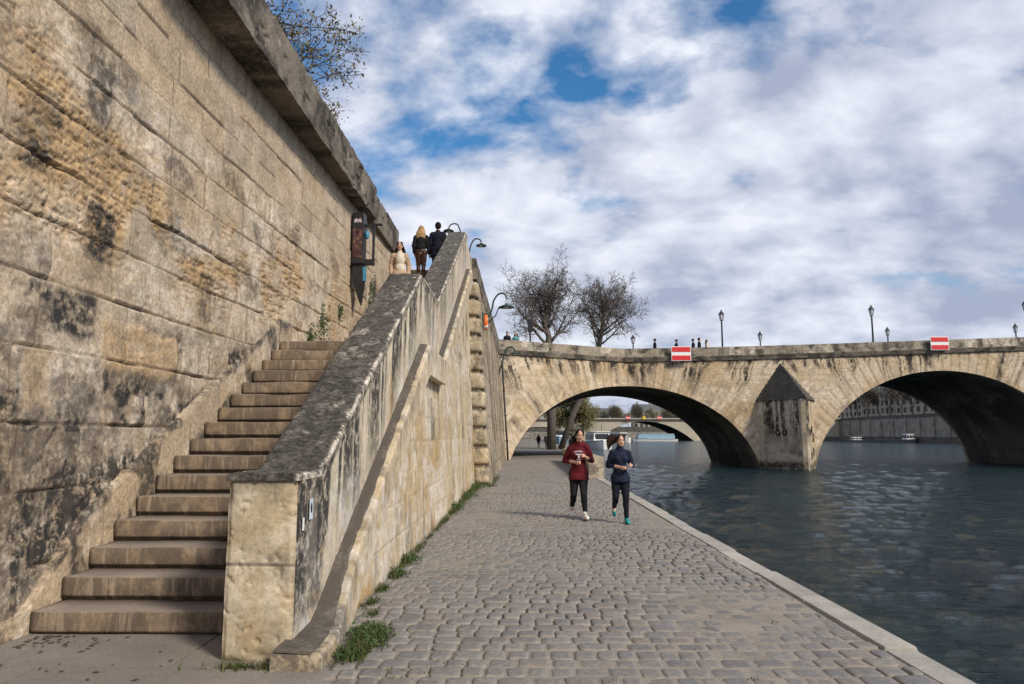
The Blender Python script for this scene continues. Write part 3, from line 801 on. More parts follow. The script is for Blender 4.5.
def lt_disp(u, v):
    D, a = cp_disp(u * 1.3 + 30, v)
    return np.clip(D * .5, -.008, .02) * sstep(0, .1, v) , {'blk': a['blk'], 'jnt': a['jnt'], 'er': a['er'], 'pl': np.clip(.75 * sstep(.48, .58, fbm(u * 3.5, v * 2.5, 5, 303, .6)) + .5 * sstep(6.2, 5.2, u) + .8 * sstep(.80, 1.0, v), 0, 1), 'st': .7 * sstep(.46, .58, fbm(u * 6, v * 2, 5, 304, .62)) * sstep(1.0, .7, v)}
panel('string_course_top', M['coping'], lambda u, v, d: (-1.64 + v * (ledge_x(u) - .065 + .030 * (fbm(u * 7, 0 * u, 3, 301) - .5) + 1.64), u + 0 * v, ledge_z(u) + .036 - .010 * v + d), grid_u(4.97, YE, .025), 0.0, 1.0, 14, lt_disp, .025, stair, SO)
# lower wall
def lw_disp(u, z):
    zs = [-.4, .36, .74, 1.10, 1.48, 1.86, 2.22, 2.6, 2.98, 3.36, 3.74, 4.1, 4.5, 4.9, 5.3, 5.7, 6.2]
    blk, jd, row, dz, du = ashlar(u, z, zs, .5, 1.1, 110, 4, 24, .010)
    jn = 1 - sstep(.003, .013, jd)
    D = (fbm(u * 1.4, z * 1.4, 4, 111) - .5) * .025 + (fbm(u * 8, z * 8, 4, 112) - .5) * .012 - jn * .010 + (blk - .5) * .010
    st = .8 * sstep(.86, .88, blk) * sstep(.4, .55, fbm(u * 4, z * 3, 3, 113)) * (z > 1.3) + .45 * sstep(.56, .7, fbm(u * 3, z * .8, 4, 114)) + .5 * sstep(.10, 0, z)
    er = .8 * sstep(.48, .62, fbm(u * 1.1, z * 1.3, 5, 115)) * sstep(2.2, .9, z)
    return D, {'blk': blk, 'jnt': jn * .6, 'er': er, 'pl': .9 * sstep(.46, .60, fbm(u * .9, z * 1.1, 5, 116)), 'st': np.clip(st, 0, 1)}
panel('side_wall', M['lowwall'], lambda u, v, d: (-1.485 - .04 * v + d, u + 0 * v, v + 0 * d), grid_u(5.9, 23.0, .03), -.1, lambda u: ledge_z(np.minimum(u, 20.3)) - .3, 110, lw_disp, .4, stair, SO)
mb = MB(); mb.prism([(20.56, 6.05), (20.56, 7.28), (23.0, 7.28), (23.0, 6.05)], 'x', -2.03, -1.635); mb.build('street_parapet', M['stairwall'], stair, SO, bevel=.02)

# ================================================================== RIVER WALL beyond the stairs (rusticated quoin, battered face, parapet)
RO = (-1.2, 24.0, 0)
rw = thing('river_wall', 'battered masonry quay wall between the staircase and the bridge', 'wall', RO)
def rw_disp(u, z):
    zs = [-.3] + [.45 * i for i in range(1, 16)] + [7.3]
    blk, jd, row, dz, du = ashlar(u, z, zs, .7, 1.3, 120, 20, 50, .012)
    jn = 1 - sstep(.006, .022, jd)
    D = (fbm(u * 1.4, z * 1.4, 4, 121) - .5) * .03 + (fbm(u * 6, z * 6, 4, 122) - .5) * .02 - jn * .018
    st = .8 * sstep(.50, .66, fbm(u * 3, z * .7, 5, 123)) + .3 * sstep(.52, .6, fbm(u, z, 4, 124))
    return D, {'blk': blk, 'jnt': jn * .7, 'er': .5 * sstep(.5, .62, fbm(u, z, 4, 125)), 'pl': .6 * sstep(.5, .62, fbm(u * .7, z * .7, 4, 126)), 'st': np.clip(st, 0, 1)}
panel('masonry_face', M['river_wall'], lambda u, v, d: (-1.03 - .068 * v + d, u + 0 * v, v + 0 * d), np.linspace(23.6, 47.6, 420), -.1, 6.62, 110, rw_disp, .5, rw, RO)
def p2top(u): return 7.30 + .018 * (u - 22) + 0 * u
panel('parapet', M['parapet_dark'], lambda u, v, d: (-1.49 + .0 * v + d + .05 * np.sin(np.clip((v - 6.6) / .16, 0, 1) * PI), u + 0 * v, v + 0 * d), np.linspace(23.02, 47.0, 300), 6.62, p2top, 16, par_disp(130, .015), .45, rw, RO)
for k in range(11):
    z0 = .02 + k * .595
    mb = MB(); w = .29; cx = -1.285 - .068 * z0
    n = 16
    vs = []; fs = []
    # rounded block from a subdivided cube
    def sp(a, h, p=5.0):
        m = (abs(a[0]) ** p + abs(a[1]) ** p + abs(a[2]) ** p) ** (1 / p)
        return [a[i] / m * h[i] for i in range(3)]
    for ax in range(3):
        for sg in (-1, 1):
            b0 = len(vs)
            for i in range(n + 1):
                for j in range(n + 1):
                    q = [0, 0, 0]; q[ax] = sg; q[(ax + 1) % 3] = -1 + 2 * i / n; q[(ax + 2) % 3] = -1 + 2 * j / n
                    p = sp(q, (w, .62, .285)); nn = .03 * (float(fbm(p[0] * 5 + k * 3 + p[1] * 2, p[2] * 5 + p[1] * 4, 4, 140)) - .5) * 2
                    vs.append((cx + p[0] * (1 + nn * 1.4), 23.50 + p[1] * (1 + nn * .7), z0 + .29 + p[2] * (1 + nn * .6)))
            for i in range(n):
                for j in range(n):
                    a = b0 + i * (n + 1) + j; f = (a, a + n + 1, a + n + 2, a + 1)
                    fs.append(f if sg > 0 else f[::-1])
    V = np.array(vs); st = np.clip(sstep(.5, .64, fbm(V[:, 0] * 5, V[:, 2] * 3, 4, 141 + k)) * .6 + .7 * sstep(.20, .285, np.abs(V[:, 2] - z0 - .29)), 0, 1)
    mesh_np('quoin_block', V, np.array(fs), M['quoin'], rw, {'blk': np.full(len(V), random.random()), 'jnt': 0 * st, 'er': 0 * st, 'pl': .4 * sstep(.5, .6, fbm(V[:, 0] * 4, V[:, 2] * 4, 3, 142 + k)), 'st': st}, off=RO)
mb = MB(); mb.prism([(-1.52, 0), (-1.12, 0), (-1.57, 6.55), (-1.92, 6.55)], 'y', 23.02, 24.1); mb.build('quoin_core', M['river_wall'], rw, RO)

# low stone block wall on the quay edge before the bridge
mb = MB()
lb = panel('low_stone_wall', M['river_wall'], lambda u, v, d: (u + 0 * v, 27.0 - d, v + 0 * u), np.linspace(2.46, 3.03, 30), -.05, .76, 40,
           lambda u, z: ((fbm(u * 4, z * 4, 4, 150) - .5) * .05, {'blk': fbm(u * 2, z * 3, 2, 151), 'jnt': 1 - sstep(.005, .02, np.abs(z - .38)), 'er': 0 * u, 'pl': .3 + 0 * u, 'st': .7 * sstep(.45, .6, fbm(u * 3, z * 3, 4, 152))}), 17.0)
tag(lb, 'low grey stone block wall on the quay edge behind the joggers', 'wall')

# ================================================================== BRIDGE
BO = (19.0, 52.5, 0)
br = thing('stone_bridge', 'old pale stone arch bridge spanning the river with shallow arches', 'bridge', BO)
BT = 13.6
arches = [(7.7, 8.8, 9.5, 7.1), (30.5, 9.6, 9.6, 8.2), (53.6, 10.0, 10.0, 8.5), (76.5, 9.6, 9.6, 8.2), (99.0, 9.2, 9.2, 7.2)]
SPR = -2.0
def yf(u): return 52.5 - .615 * np.clip(7.44 - u, 0, 30)
def ptop(u):
    u = np.asarray(u, dtype=np.float64)
    return 7.82 + .8 * sstep(4, 52, u) * 1.35 - .8 * 1.35 * sstep(56, 112, u)
def intr(u):
    u = np.asarray(u, dtype=np.float64); z = np.full_like(u, -2.2)
    for c, al, ar, rise in arches:
        a = np.where(u < c, al, ar); x = np.clip(np.abs(u - c) / a, 0, 1)
        z = np.where(np.abs(u - c) < a, np.maximum(z, SPR + rise * np.sqrt(1 - x * x)), z)
    return z
def br_disp(u, z):
    zs = list(np.arange(-2.5, 9.5, .42))
    blk, jd, row, dz, du = ashlar(u, z, zs, .6, 1.2, 160, -4, 132, .02)
    # nearest arch: voussoir streaks fan out from it
    bi = np.zeros_like(u, dtype=int); best = np.full_like(u, 1e9)
    for k, a in enumerate(arches):
        d = np.abs(u - a[0]); bi = np.where(d < best, k, bi); best = np.minimum(best, d)
    cx = np.array([a[0] for a in arches])[bi]; rise = np.array([a[3] for a in arches])[bi]
    cz = SPR + rise - 11.5
    ang = np.arctan2(u - cx, z - cz); rad = np.hypot(u - cx, z - cz)
    dist = z - intr(u)
    vous = sstep(3.0, 2.2, dist) * (intr(u) > -2)
    js = (ang * 19.0) % 1.0; jv = 1 - sstep(.03, .14, np.minimum(js, 1 - js))
    blk = np.where(vous > .5, _T[(np.floor(ang * 19.0).astype(int) * 7) & 255, (bi * 31) & 255], blk)
    jn = np.where(vous > .5, jv, 1 - sstep(.008, .03, jd))
    D = (fbm(u * .8, z * .8, 4, 161) - .5) * .05 + (fbm(u * 3, z * 3, 4, 162) - .5) * .03 - jn * (.02 + .015 * vous)
    drop = (ptop(u) - .98) - z
    wv = u + .5 * (fbm(u * .9, z * 1.2, 3, 163) - .5) + np.tan(np.clip(ang, -.75, .75)) * drop * .6
    dr = fbm(wv * 3.3, z * .12, 4, 164, .66)
    st = 1.25 * sstep(.515, .585, dr) * sstep(-.02, .10, drop) * sstep(4.2 * vnoise(u * .8, 0 * z, 165) ** 1.5 + .5, .3, drop) * (.5 + .8 * vnoise(u * 1.7, z * .3, 199))
    vr = _T[(np.floor(ang * 19.0).astype(int) * 13 + 5) & 255, (bi * 17 + 3) & 255]
    st = st + .75 * vous * sstep(.66, .70, vr) * sstep(.30, .7, js) * sstep(1.0, .7, js) * sstep(.38, .55, fbm(ang * 9, rad * .7, 4, 198)) * sstep(-.1, .4, dist)
    st = st + .8 * sstep(.30, .0, drop) * sstep(.35, .6, fbm(u * 2, z * 3, 4, 169)) + .9 * sstep(.0, -.75, z)
    st = st + .45 * sstep(.56, .68, fbm(u * 1.3, z * .9, 5, 166)) * sstep(1, 3, drop)
    er = .7 * sstep(.5, .66, fbm(u * .8, z * .7, 5, 167))
    return D, {'blk': blk, 'jnt': jn * (.35 + .3 * vous), 'er': er, 'pl': .7 * sstep(.48, .62, fbm(u * .5, z * .6, 5, 168)), 'st': np.clip(st, 0, 1)}
us = list(np.arange(-2.4, 44, .075)) + list(np.arange(44, 132, .4)) + [132.]
for c, al, ar, rise in arches: us += [c - al - .001, c - al + .001, c - al + .03, c + ar - .03, c + ar - .001, c + ar + .001]
us = np.array(sorted(set(us)))
panel('spandrel_wall', M['bridge'], lambda u, v, d: (u + 0 * v, yf(u) - d, v + 0 * u), us, intr, lambda u: ptop(u) - .98, 120, br_disp, .35, br, BO)
usb = np.array(sorted(set(list(np.arange(-2.4, 132, .5)) + [q for a in arches for q in (a[0] - a[1] - .001, a[0] - a[1] + .001, a[0] - a[1] + .1, a[0] + a[2] - .1, a[0] + a[2] - .001, a[0] + a[2] + .001)])))
panel('rear_spandrel', M['bridge'], lambda u, v, d: (u + 0 * v, 52.5 + BT + d, v + 0 * u), usb, intr, lambda u: ptop(u) - .98, 6,
      lambda u, z: (0 * u, {'blk': fbm(u, z, 2, 3), 'jnt': 0 * u, 'er': 0 * u, 'pl': 0 * u, 'st': .4 * fbm(u, z, 3, 4)}), .35, br, BO)
# barrel of each arch
for c, al, ar, rise in arches:
    th = np.linspace(PI * .999, PI * .001, 90); nv = 40
    T, W = np.meshgrid(th, np.linspace(0, 1, nv), indexing='ij')
    a = np.where(np.cos(T) < 0, al, ar)
    X = c + a * np.cos(T); Z = SPR + rise * np.sin(T)
    Yn = yf(X) + .34; Yr = 52.5 + BT - .34
    Y = Yn + (Yr - Yn) * W
    blk, jd, row, dz, du = ashlar(Y, T * 10, list(np.arange(-1, 33, .55)), .8, 1.4, 170, 40, 70, .01)
    jn = 1 - sstep(.01, .04, jd)
    D = (blk - .5) * .03 - .02 * jn
    nxx, nzz = np.cos(T) / a, np.sin(T) / rise; ln = np.hypot(nxx, nzz)
    In = np.stack([X - D * nxx / ln, Y, Z - D * nzz / ln], -1)
    Out = np.stack([X + .32 * nxx / ln, Y, Z + .32 * nzz / ln], -1)
    idx = np.arange(90 * nv).reshape(90, nv); N0 = 90 * nv
    q = np.stack([idx[:-1, :-1], idx[:-1, 1:], idx[1:, 1:], idx[1:, :-1]], -1).reshape(-1, 4)
    V = np.concatenate([In.reshape(-1, 3), Out.reshape(-1, 3)])
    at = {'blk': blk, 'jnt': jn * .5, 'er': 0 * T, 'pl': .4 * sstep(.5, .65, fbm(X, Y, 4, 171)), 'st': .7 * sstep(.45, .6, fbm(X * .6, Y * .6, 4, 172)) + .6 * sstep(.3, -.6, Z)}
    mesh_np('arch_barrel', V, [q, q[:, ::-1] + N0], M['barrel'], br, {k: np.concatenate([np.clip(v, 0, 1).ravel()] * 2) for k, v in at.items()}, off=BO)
# deck
mb = MB(); xs = list(np.arange(-2.4, 132, 2.0)) + [132]
for i in range(len(xs) - 1):
    za, zb = float(ptop(xs[i])) - 1.0, float(ptop(xs[i + 1])) - 1.0
    ya, yb = float(yf(xs[i])) + .36, float(yf(xs[i + 1])) + .36
    e = 52.5 + BT - .36
    mb.add([(xs[i], ya, za - .4), (xs[i + 1], yb, zb - .4), (xs[i + 1], e, zb - .4), (xs[i], e, za - .4), (xs[i], ya, za), (xs[i + 1], yb, zb), (xs[i + 1], e, zb), (xs[i], e, za)],
           [(3, 2, 1, 0), (4, 5, 6, 7)])
mb.build('deck', M['street'], br, BO, fixn=False)
# cornice + parapet, front and rear
def bp_disp(u, z):
    D, a = par_disp(180, .02)(u, z)
    a['pl'] = .9 * sstep(.62, .66, vnoise(np.floor(u / 1.9) * 3.1, 0 * u, 181)) * sstep(.4, .6, fbm(u * 2, z * 3, 3, 182)); a['st'] = a['st'] * (1 - .7 * a['pl'])
    return D, a
usp = np.array(sorted(list(np.arange(-2.4, 44, .1)) + list(np.arange(44, 132, 1.)) + [132., 7.44]))
for nm, side in (('parapet', 0), ('parapet', 1)):
    if side == 0:
        panel('parapet', M['bridge_parapet'], lambda u, v, d: (u + 0 * v, yf(u) - .06 - d, v + 0 * u), usp, lambda u: ptop(u) - .64, ptop, 14, bp_disp, .42, br, BO)
        panel('cornice', M['parapet_dark'], lambda u, v, d: (u + 0 * v, yf(u) - .12 - .14 * np.clip((v - ptop(u) + .98) / .30, 0, 1) - d, v + 0 * u), usp, lambda u: ptop(u) - .975, lambda u: ptop(u) - .645, 10, par_disp(183, .015), .3, br, BO)
    else:
        panel('parapet', M['parapet_dark'], lambda u, v, d: (u + 0 * v, 52.5 + BT + .06 + d, v + 0 * u), usp[::4], lambda u: ptop(u) - .975, ptop, 6, bp_disp, .42, br, BO)
# cutwater piers with stepped stone caps
for k, (xa, xb) in enumerate(((17.2, 20.9), (40.1, 43.6), (63.6, 66.9), (86.1, 89.8))):
    xc = (xa + xb) / 2; hw = (xb - xa) / 2 + .15; p = 3.7; zt = 4.0
    for sgn in (-1, 1):
        L = math.hypot(hw, p)
        def mp(u, v, d, sgn=sgn, L=L, xc=xc, hw=hw, p=p):
            t = u / L
            nx, ny = sgn * p / L, -hw / L
            return (xc + sgn * hw * (1 - t) + nx * d, 52.5 - p * t + ny * d + 0 * v, v + 0 * u)
        def cd(u, z, sgn=sgn):
            zs = list(np.arange(-2.5, 6, .45)); blk, jd, row, dz, du = ashlar(u, z, zs, .7, 1.3, 190 + sgn, -1, 6, .02)
            jn = 1 - sstep(.008, .03, jd)
            D = (fbm(u, z, 4, 191) - .5) * .04 + (fbm(u * 4, z * 4, 4, 192) - .5) * .02 - jn * .015
            st = 1.1 * sstep(.50, .58, fbm(u * 4.5 + .2 * z, z * .16, 4, 193 + sgn, .6)) * sstep(.2, 2.4, z) * .95 * (1 if sgn < 0 else .6) + sstep(-.05, -.45, z) + .6 * sstep(.5, .62, fbm(u * 1.1, z * 1.1, 4, 195)) * sstep(1.6, .2, z)
            return D, {'blk': blk, 'jnt': jn * .5, 'er': .5 * sstep(.5, .6, fbm(u * 1.2, z, 4, 196)) * sstep(2.0, .5, z) + (.3 if sgn > 0 else 0), 'pl': .9 * sstep(.42, .56, fbm(u * .6, z * .6, 4, 197)) * (1 if sgn < 0 else .2), 'st': np.clip(st, 0, 1)}
        panel('pier_face', M['bridge_pale'], mp, np.linspace(0, L, 70), -2.2, zt, 80, cd, .3, br, BO)
    # cap: stepped courses of a half pyramid
    nst = 9; V = []; F = []; n = 0
    ap = (xc - .25, 52.45, 6.75)
    cp = MB()
    for s in range(nst):
        f0 = s / nst; f1 = (s + 1) / nst
        def tri(f, ex):
            return [(xc - (hw + ex) * (1 - f) + (ap[0] - xc) * f, 52.6), (xc + (hw + ex) * (1 - f) + (ap[0] - xc) * f, 52.6), (xc + (ap[0] - xc) * f, 52.5 - (p + ex) * (1 - f))]
        z0 = zt + (6.75 - zt) * f0; z1 = zt + (6.75 - zt) * f1
        A = tri(f0, .22); B = tri(f0 * .40 + f1 * .60, .20)
        if s == nst - 1: B = tri(.985, .1)
        cp.add([(x, y, z0) for x, y in A] + [(x, y, z1) for x, y in B], [(0, 1, 2), (5, 4, 3), (0, 3, 4, 1), (1, 4, 5, 2), (2, 5, 3, 0)])
    o = cp.build('pier_cap', M['cap'], br, BO)
# mooring ring marks and graffiti on the first pier
def ring(name, c, r, w, nrm, parent):
    rot = Vector((0, 0, 1)).rotation_difference(Vector(nrm)).to_matrix()
    mb = MB(); n = 18
    vs = []; fs = []
    for k in range(n):
        a = 2 * PI * k / n
        for rr, h in ((r - w, .0), (r + w, .0), (r + w, .02), (r - w, .02)):
            p = rot @ Vector((rr * math.cos(a), rr * math.sin(a), h)); vs.append((c[0] + p.x, c[1] + p.y, c[2] + p.z))
    for k in range(n):
        for q in range(4):
            fs.append((k * 4 + q, ((k + 1) % n) * 4 + q, ((k + 1) % n) * 4 + (q + 1) % 4, k * 4 + (q + 1) % 4))
    mb.add(vs, fs); return mb.build(name, M['graf'], parent, BO)
hw, p = 2.0, 3.7; L = math.hypot(hw, p); xc = 19.05
for t, z, rr in ((.42, 1.75, .20), (.56, 1.75, .19)):
    ring('graffiti_mark', (xc - hw * (1 - t) - p / L * .02, 52.5 - p * t - hw / L * .02, z), rr * .9, .045, (-p / L, -hw / L, 0), br)
for t, z, rr in ((.25, 1.4, .26), (.42, 1.95, .22), (.3, .4, .26), (.55, .15, .2), (.6, 1.75, .2)):
    ring('graffiti_mark', (xc + hw * (1 - t) + p / L * .02, 52.5 - p * t - hw / L * .02, z), rr, .05, (p / L, -hw / L, 0), br)
# ================================================================== SIGNS ON THE BRIDGE
def boat_sign(px, z, label, w=.66, h=.48):
    y = float(yf(px)) - .47
    s = thing('navigation_sign', label, 'sign', (px, y, z), 0, 'red and white navigation signs on the bridge parapet')
    mb = MB(); mb.box((px, y + .03, z), (w + .05, .02, h + .05)); mb.build('backing_plate', M['white_paint'], s, (px, y, z), bevel=.008)
    for dz in (1, -1):
        mb = MB(); mb.box((px, y - .002, z + dz * h * .64), (w, .01, h * .36)); mb.build('red_band', M['red_paint'], s, (px, y, z))
    for dx in (-1, 1):
        mb = MB(); mb.tube([(px + dx * w * .5, y + .05, z - h - .22), (px + dx * w * .5, y + .05, z + h * .9)], .025, 6); mb.tube([(px + dx * w * .5, y + .05, z - h * .2), (px + dx * w * .5, y + .40, z - h * .2)], .02, 6)
        mb.build('bracket', M['iron'], s, (px, y, z))
    return s
boat_sign(11.55, 7.42, 'red and white barred sign on the bridge parapet above the first arch')
boat_sign(30.2, 8.14, 'red and white barred sign on the bridge parapet above the second arch', .60, .44)

# ================================================================== LAMPS
def lantern(loc, label, h=2.35):
    t = thing('street_lamp', label, 'street lamp', loc, 0, 'lantern lamp posts along the bridge')
    mb = MB(); mb.lathe([(.16, -1.0), (.16, -.5), (.10, -.4), (.07, .1), (.055, h - .55), (.08, h - .5), (.05, h - .45), (.04, h - .32)], n=10); mb.build('post', M['iron'], t, smooth=True)
    mb = MB(); mb.lathe([(.10, h - .30), (.19, h + .16)], n=6); mb.build('lantern_glass', M['lamp_glass'], t)
    mb = MB(); mb.lathe([(.12, h - .34), (.12, h - .29)], n=6); mb.lathe([(.23, h + .15), (.22, h + .19), (.10, h + .36), (.05, h + .40), (.06, h + .46), (.01, h + .52)], n=6)
    for k in range(6):
        a = 2 * PI * k / 6; mb.tube([(.105 * math.cos(a), .105 * math.sin(a), h - .3), (.195 * math.cos(a), .195 * math.sin(a), h + .16)], .015, 4)
    mb.build('lantern_frame', M['iron'], t); return t
l0 = None
lamps = [(14.85, 53.1, 'tall black lantern lamp post on the bridge right of the walking pedestrians'),
         (25.95, 53.1, 'tall black lantern lamp post on the bridge between pier and second red sign'),
         (37.3, 53.1, 'black lantern lamp post at the right end of the visible bridge parapet'),
         (10.1, 65.0, 'small far lantern by the bare trees at the left of the bridge'),
         (21.6, 65.0, 'small far lantern on the bridge above the pointed pier cap'),
         (33.1, 65.0, 'small far lantern just right of the tall lamp over the second arch'),
         (44.6, 65.0, 'small far lantern on the bridge right of the second red sign')]
for x, y, lab in lamps:
    z = float(ptop(x)) - (.0 if y < 60 else .1)
    if l0 is None: l0 = lantern((x, y, z), lab); 
    else: copy_tree(l0, (x, y, z), 0, lab)

def gooseneck(name, label, pts, shade, r, sr, mat, group):
    t = thing(name, label, 'lamp', pts[0], 0, group)
    O = pts[0]
    # smooth the arm through its points
    P = [Vector(p) for p in pts]; sm = []
    for i in range(len(P) - 1):
        p0 = P[max(i - 1, 0)]; p1 = P[i]; p2 = P[i + 1]; p3 = P[min(i + 2, len(P) - 1)]
        for k in range(6):
            u = k / 6
            sm.append(.5 * ((2 * p1) + (p2 - p0) * u + (2 * p0 - 5 * p1 + 4 * p2 - p3) * u * u + (3 * p1 - p0 - 3 * p2 + p3) * u ** 3))
    sm.append(P[-1])
    mb = MB(); mb.tube(sm, r, 8); mb.build('arm', mat, t, O, smooth=True)
    mb = MB(); mb.lathe([(.05, sr * .55), (.06, sr * .42), (sr * .45, sr * .30), (sr * .95, .03), (sr, 0), (sr * .93, .0), (sr * .4, sr * .22)], c=shade, n=20); mb.build('lamp_shade', mat, t, O, smooth=True)
    mb = MB(); mb.ell((shade[0], shade[1], shade[2] + sr * .08), (sr * .34, sr * .34, sr * .22)); mb.build('bulb', M['lamp_glass'], t, O, smooth=True)
    return t
gooseneck('gooseneck_lamp', 'dark curved lamp at the stair top leaning left over the steps', [(-1.86, 22.2, 7.25), (-1.90, 22.2, 7.75), (-2.02, 22.2, 8.18), (-2.22, 22.2, 8.22), (-2.32, 22.2, 8.10)], (-2.32, 22.2, 7.98), .022, .17, M['iron'], 'gooseneck lamps at the top of the stairs')
gooseneck('gooseneck_lamp', 'dark curved lamp at the stair top leaning right over the river side', [(-1.66, 22.2, 7.25), (-1.62, 22.2, 7.50), (-1.50, 22.2, 7.72), (-1.34, 22.2, 7.72), (-1.28, 22.2, 7.63)], (-1.28, 22.2, 7.50), .022, .17, M['iron'], 'gooseneck lamps at the top of the stairs')
g = gooseneck('wall_lamp', 'large green swan neck lamp on the river wall above the life ring', [(-1.50, 28.6, 5.95), (-1.22, 28.6, 6.55), (-1.13, 28.6, 6.95), (-.93, 28.6, 7.22), (-.70, 28.6, 7.22), (-.60, 28.6, 7.02)], (-.62, 28.6, 6.66), .035, .33, M['green_metal'], 'swan neck lamps along the river wall')
mb = MB(); mb.tube([(-1.45, 28.6, 5.95), (-1.05, 28.6, 6.35), (-.95, 28.6, 6.62), (-.66, 28.6, 6.68)], .025, 6); mb.build('brace', M['green_metal'], g, (-1.50, 28.6, 5.95), smooth=True)
gooseneck('wall_lamp', 'small green swan neck lamp low on the river wall beside the bridge', [(-1.42, 43.5, 5.2), (-1.25, 43.5, 5.75), (-1.05, 43.5, 6.5), (-.85, 43.5, 6.85), (-.55, 43.5, 6.85), (-.42, 43.5, 6.65)], (-.42, 43.5, 6.45), .05, .32, M['green_metal'], 'swan neck lamps along the river wall')
# life ring on its bracket
lr = thing('life_ring', 'orange life ring in a bracket on the river wall', 'life ring', (-1.36, 25.4, 5.55))
mb = MB(); n = 28; vs = []; fs = []; R = .22; rr = .07
for k in range(n):
    a = 2 * PI * k / n
    for j in range(10):
        b = 2 * PI * j / 10; vs.append((-1.28 + rr * math.sin(b) * .9, 25.4 + (R + rr * math.cos(b)) * math.cos(a), 5.55 + (R + rr * math.cos(b)) * math.sin(a)))
for k in range(n):
    for j in range(10): fs.append((k * 10 + j, ((k + 1) % n) * 10 + j, ((k + 1) % n) * 10 + (j + 1) % 10, k * 10 + (j + 1) % 10))
mb.add(vs, fs); mb.build('ring', M['orange'], lr, (-1.36, 25.4, 5.55), smooth=True)
for a0 in (0.75, 3.9):
    mb = MB(); mb.tube([(-1.28, 25.4 + R * math.cos(a0 + d), 5.55 + R * math.sin(a0 + d)) for d in (-.22, -.07, .07, .22)], rr * 1.06, 10); mb.build('white_band', M['white_paint'], lr, (-1.36, 25.4, 5.55), smooth=True)
mb = MB(); mb.box((-1.40, 25.4, 5.55), (.03, .10, .36)); mb.tube([(-1.36, 25.4, 5.85), (-1.18, 25.4, 5.88)], .02, 6); mb.build('bracket', M['green_metal'], lr, (-1.36, 25.4, 5.55))
# drain pipe at the end of the river wall + grey cabinet at its foot
dp = thing('drain_pipe', 'dark drain pipe running down the wall corner at the bridge', 'pipe', (-.9, 46.2, 0))
mb = MB(); mb.tube([(-.90, 46.3, .0), (-.95, 46.3, 1.0), (-1.28, 46.3, 6.2)], .06, 8); mb.build('pipe', M['iron'], dp, (-.9, 46.2, 0), smooth=True)
for z in (1.2, 2.8, 4.4):
    mb = MB(); mb.box((-.96 - .065 * (z - 1), 46.3, z), (.10, .09, .03)); mb.build('clamp', M['iron'], dp, (-.9, 46.2, 0))

# black display case hanging on the wall
DO = (-3.95, 15.1, 5.4)
dc = thing('display_case', 'black metal display case with picture panel hung on the quay wall', 'display case', DO)
mb = MB(); mb.box((-3.74, 15.1, 5.92), (.135, .16, .58)); mb.build('case_body', M['box_black'], dc, DO, bevel=.012)
pm = NT('poster_print'); c = pm.ramp(pm.noise(1, 3, .6, vec=pm.scaled((11., 1., 9.))), [(.36, (.012, .012, .015)), (.46, (.08, .018, .022)), (.55, (.05, .042, .046)), (.62, (.16, .07, .055)), (.72, (.16, .12, .03))])
M['poster'] = pm.done(c, .35, None, .5)
mb = MB(); mb.box((-3.74, 14.934, 5.80), (.105, .006, .33)); mb.build('picture_panel', M['poster'], dc, DO)
mb = MB()
for k, (dx, w, h) in enumerate(((-.075, .010, .035), (-.05, .008, .05), (-.028, .010, .03), (0., .008, .045), (.025, .010, .03), (.05, .008, .05), (.075, .010, .035))): mb.box((-3.74 + dx, 14.935, 6.30 + .012 * (k % 3)), (w, .004, h))
mb.build('white_lettering', M['print'], dc, DO)
mb = MB()
for c, h in (((-3.40, 15.1, 5.80), (.022, .04, .47)), ((-3.49, 15.1, 6.24), (.12, .05, .03)), ((-3.49, 15.1, 5.40), (.12, .06, .06))): mb.box(c, h)
mb.tube([(-3.42, 15.1, 6.26), (-3.25, 15.05, 6.25)], .025, 8); mb.ell((-3.23, 15.05, 6.25), (.05, .05, .035))
mb.build('side_frame', M['box_black'], dc, DO, bevel=.0)
mb = MB(); mb.ell((-3.55, 15.08, 6.02), (.055, .05, .10)); mb.build('blue_ornament', M['blue_paint'], dc, DO, smooth=True)
mb = MB(); mb.add([(-3.86, 15.0, 5.34), (-3.62, 15.0, 5.34), (-3.62, 15.2, 5.34), (-3.86, 15.2, 5.34), (-3.70, 15.06, 4.50), (-3.66, 15.06, 4.42), (-3.66, 15.14, 4.42), (-3.70, 15.14, 4.50), (-3.84, 15.0, 4.95), (-3.60, 15.0, 4.90), (-3.60, 15.2, 4.90), (-3.84, 15.2, 4.95)],
   [(0, 1, 9, 8), (1, 2, 10, 9), (2, 3, 11, 10), (3, 0, 8, 11), (8, 9, 5, 4), (9, 10, 6, 5), (10, 11, 7, 6), (11, 8, 4, 7), (3, 2, 1, 0), (4, 5, 6, 7)]); mb.build('tail', M['box_black'], dc, DO)
mb = MB(); mb.box((-3.585, 15.06, 5.12), (.03, .05, .16)); mb.build('blue_strip', M['blue_paint'], dc, DO)

dc.location = (-3.83, 15.62, 5.4 - .02); dc.scale = (.95, 1, 1.0)

# stickers on the pillar side
def sticker(c, h, lab, mats):
    t = thing('paper_sticker', lab, 'sticker', c)
    mb = MB(); mb.box(c, (.0016, h[0], h[1])); mb.build('paper', mats[0], t, c)
    if mats[1] is not None:
        mb = MB(); mb.ell((c[0] + .0012, c[1], c[2] + h[1] * .1), (.0014, h[0] * .6, h[1] * .55)); mb.build('print', mats[1], t, c)
sticker((-1.5835, 5.505, 1.02), (.042, .075), 'white and blue sticker on the side of the stair pillar', (plain('sticker_paper', (.55, .62, .72), .5), M['navy2']))
sticker((-1.5845, 5.32, .93), (.018, .045), 'torn scrap of white paper left of the blue sticker', (M['white_paint'], None))

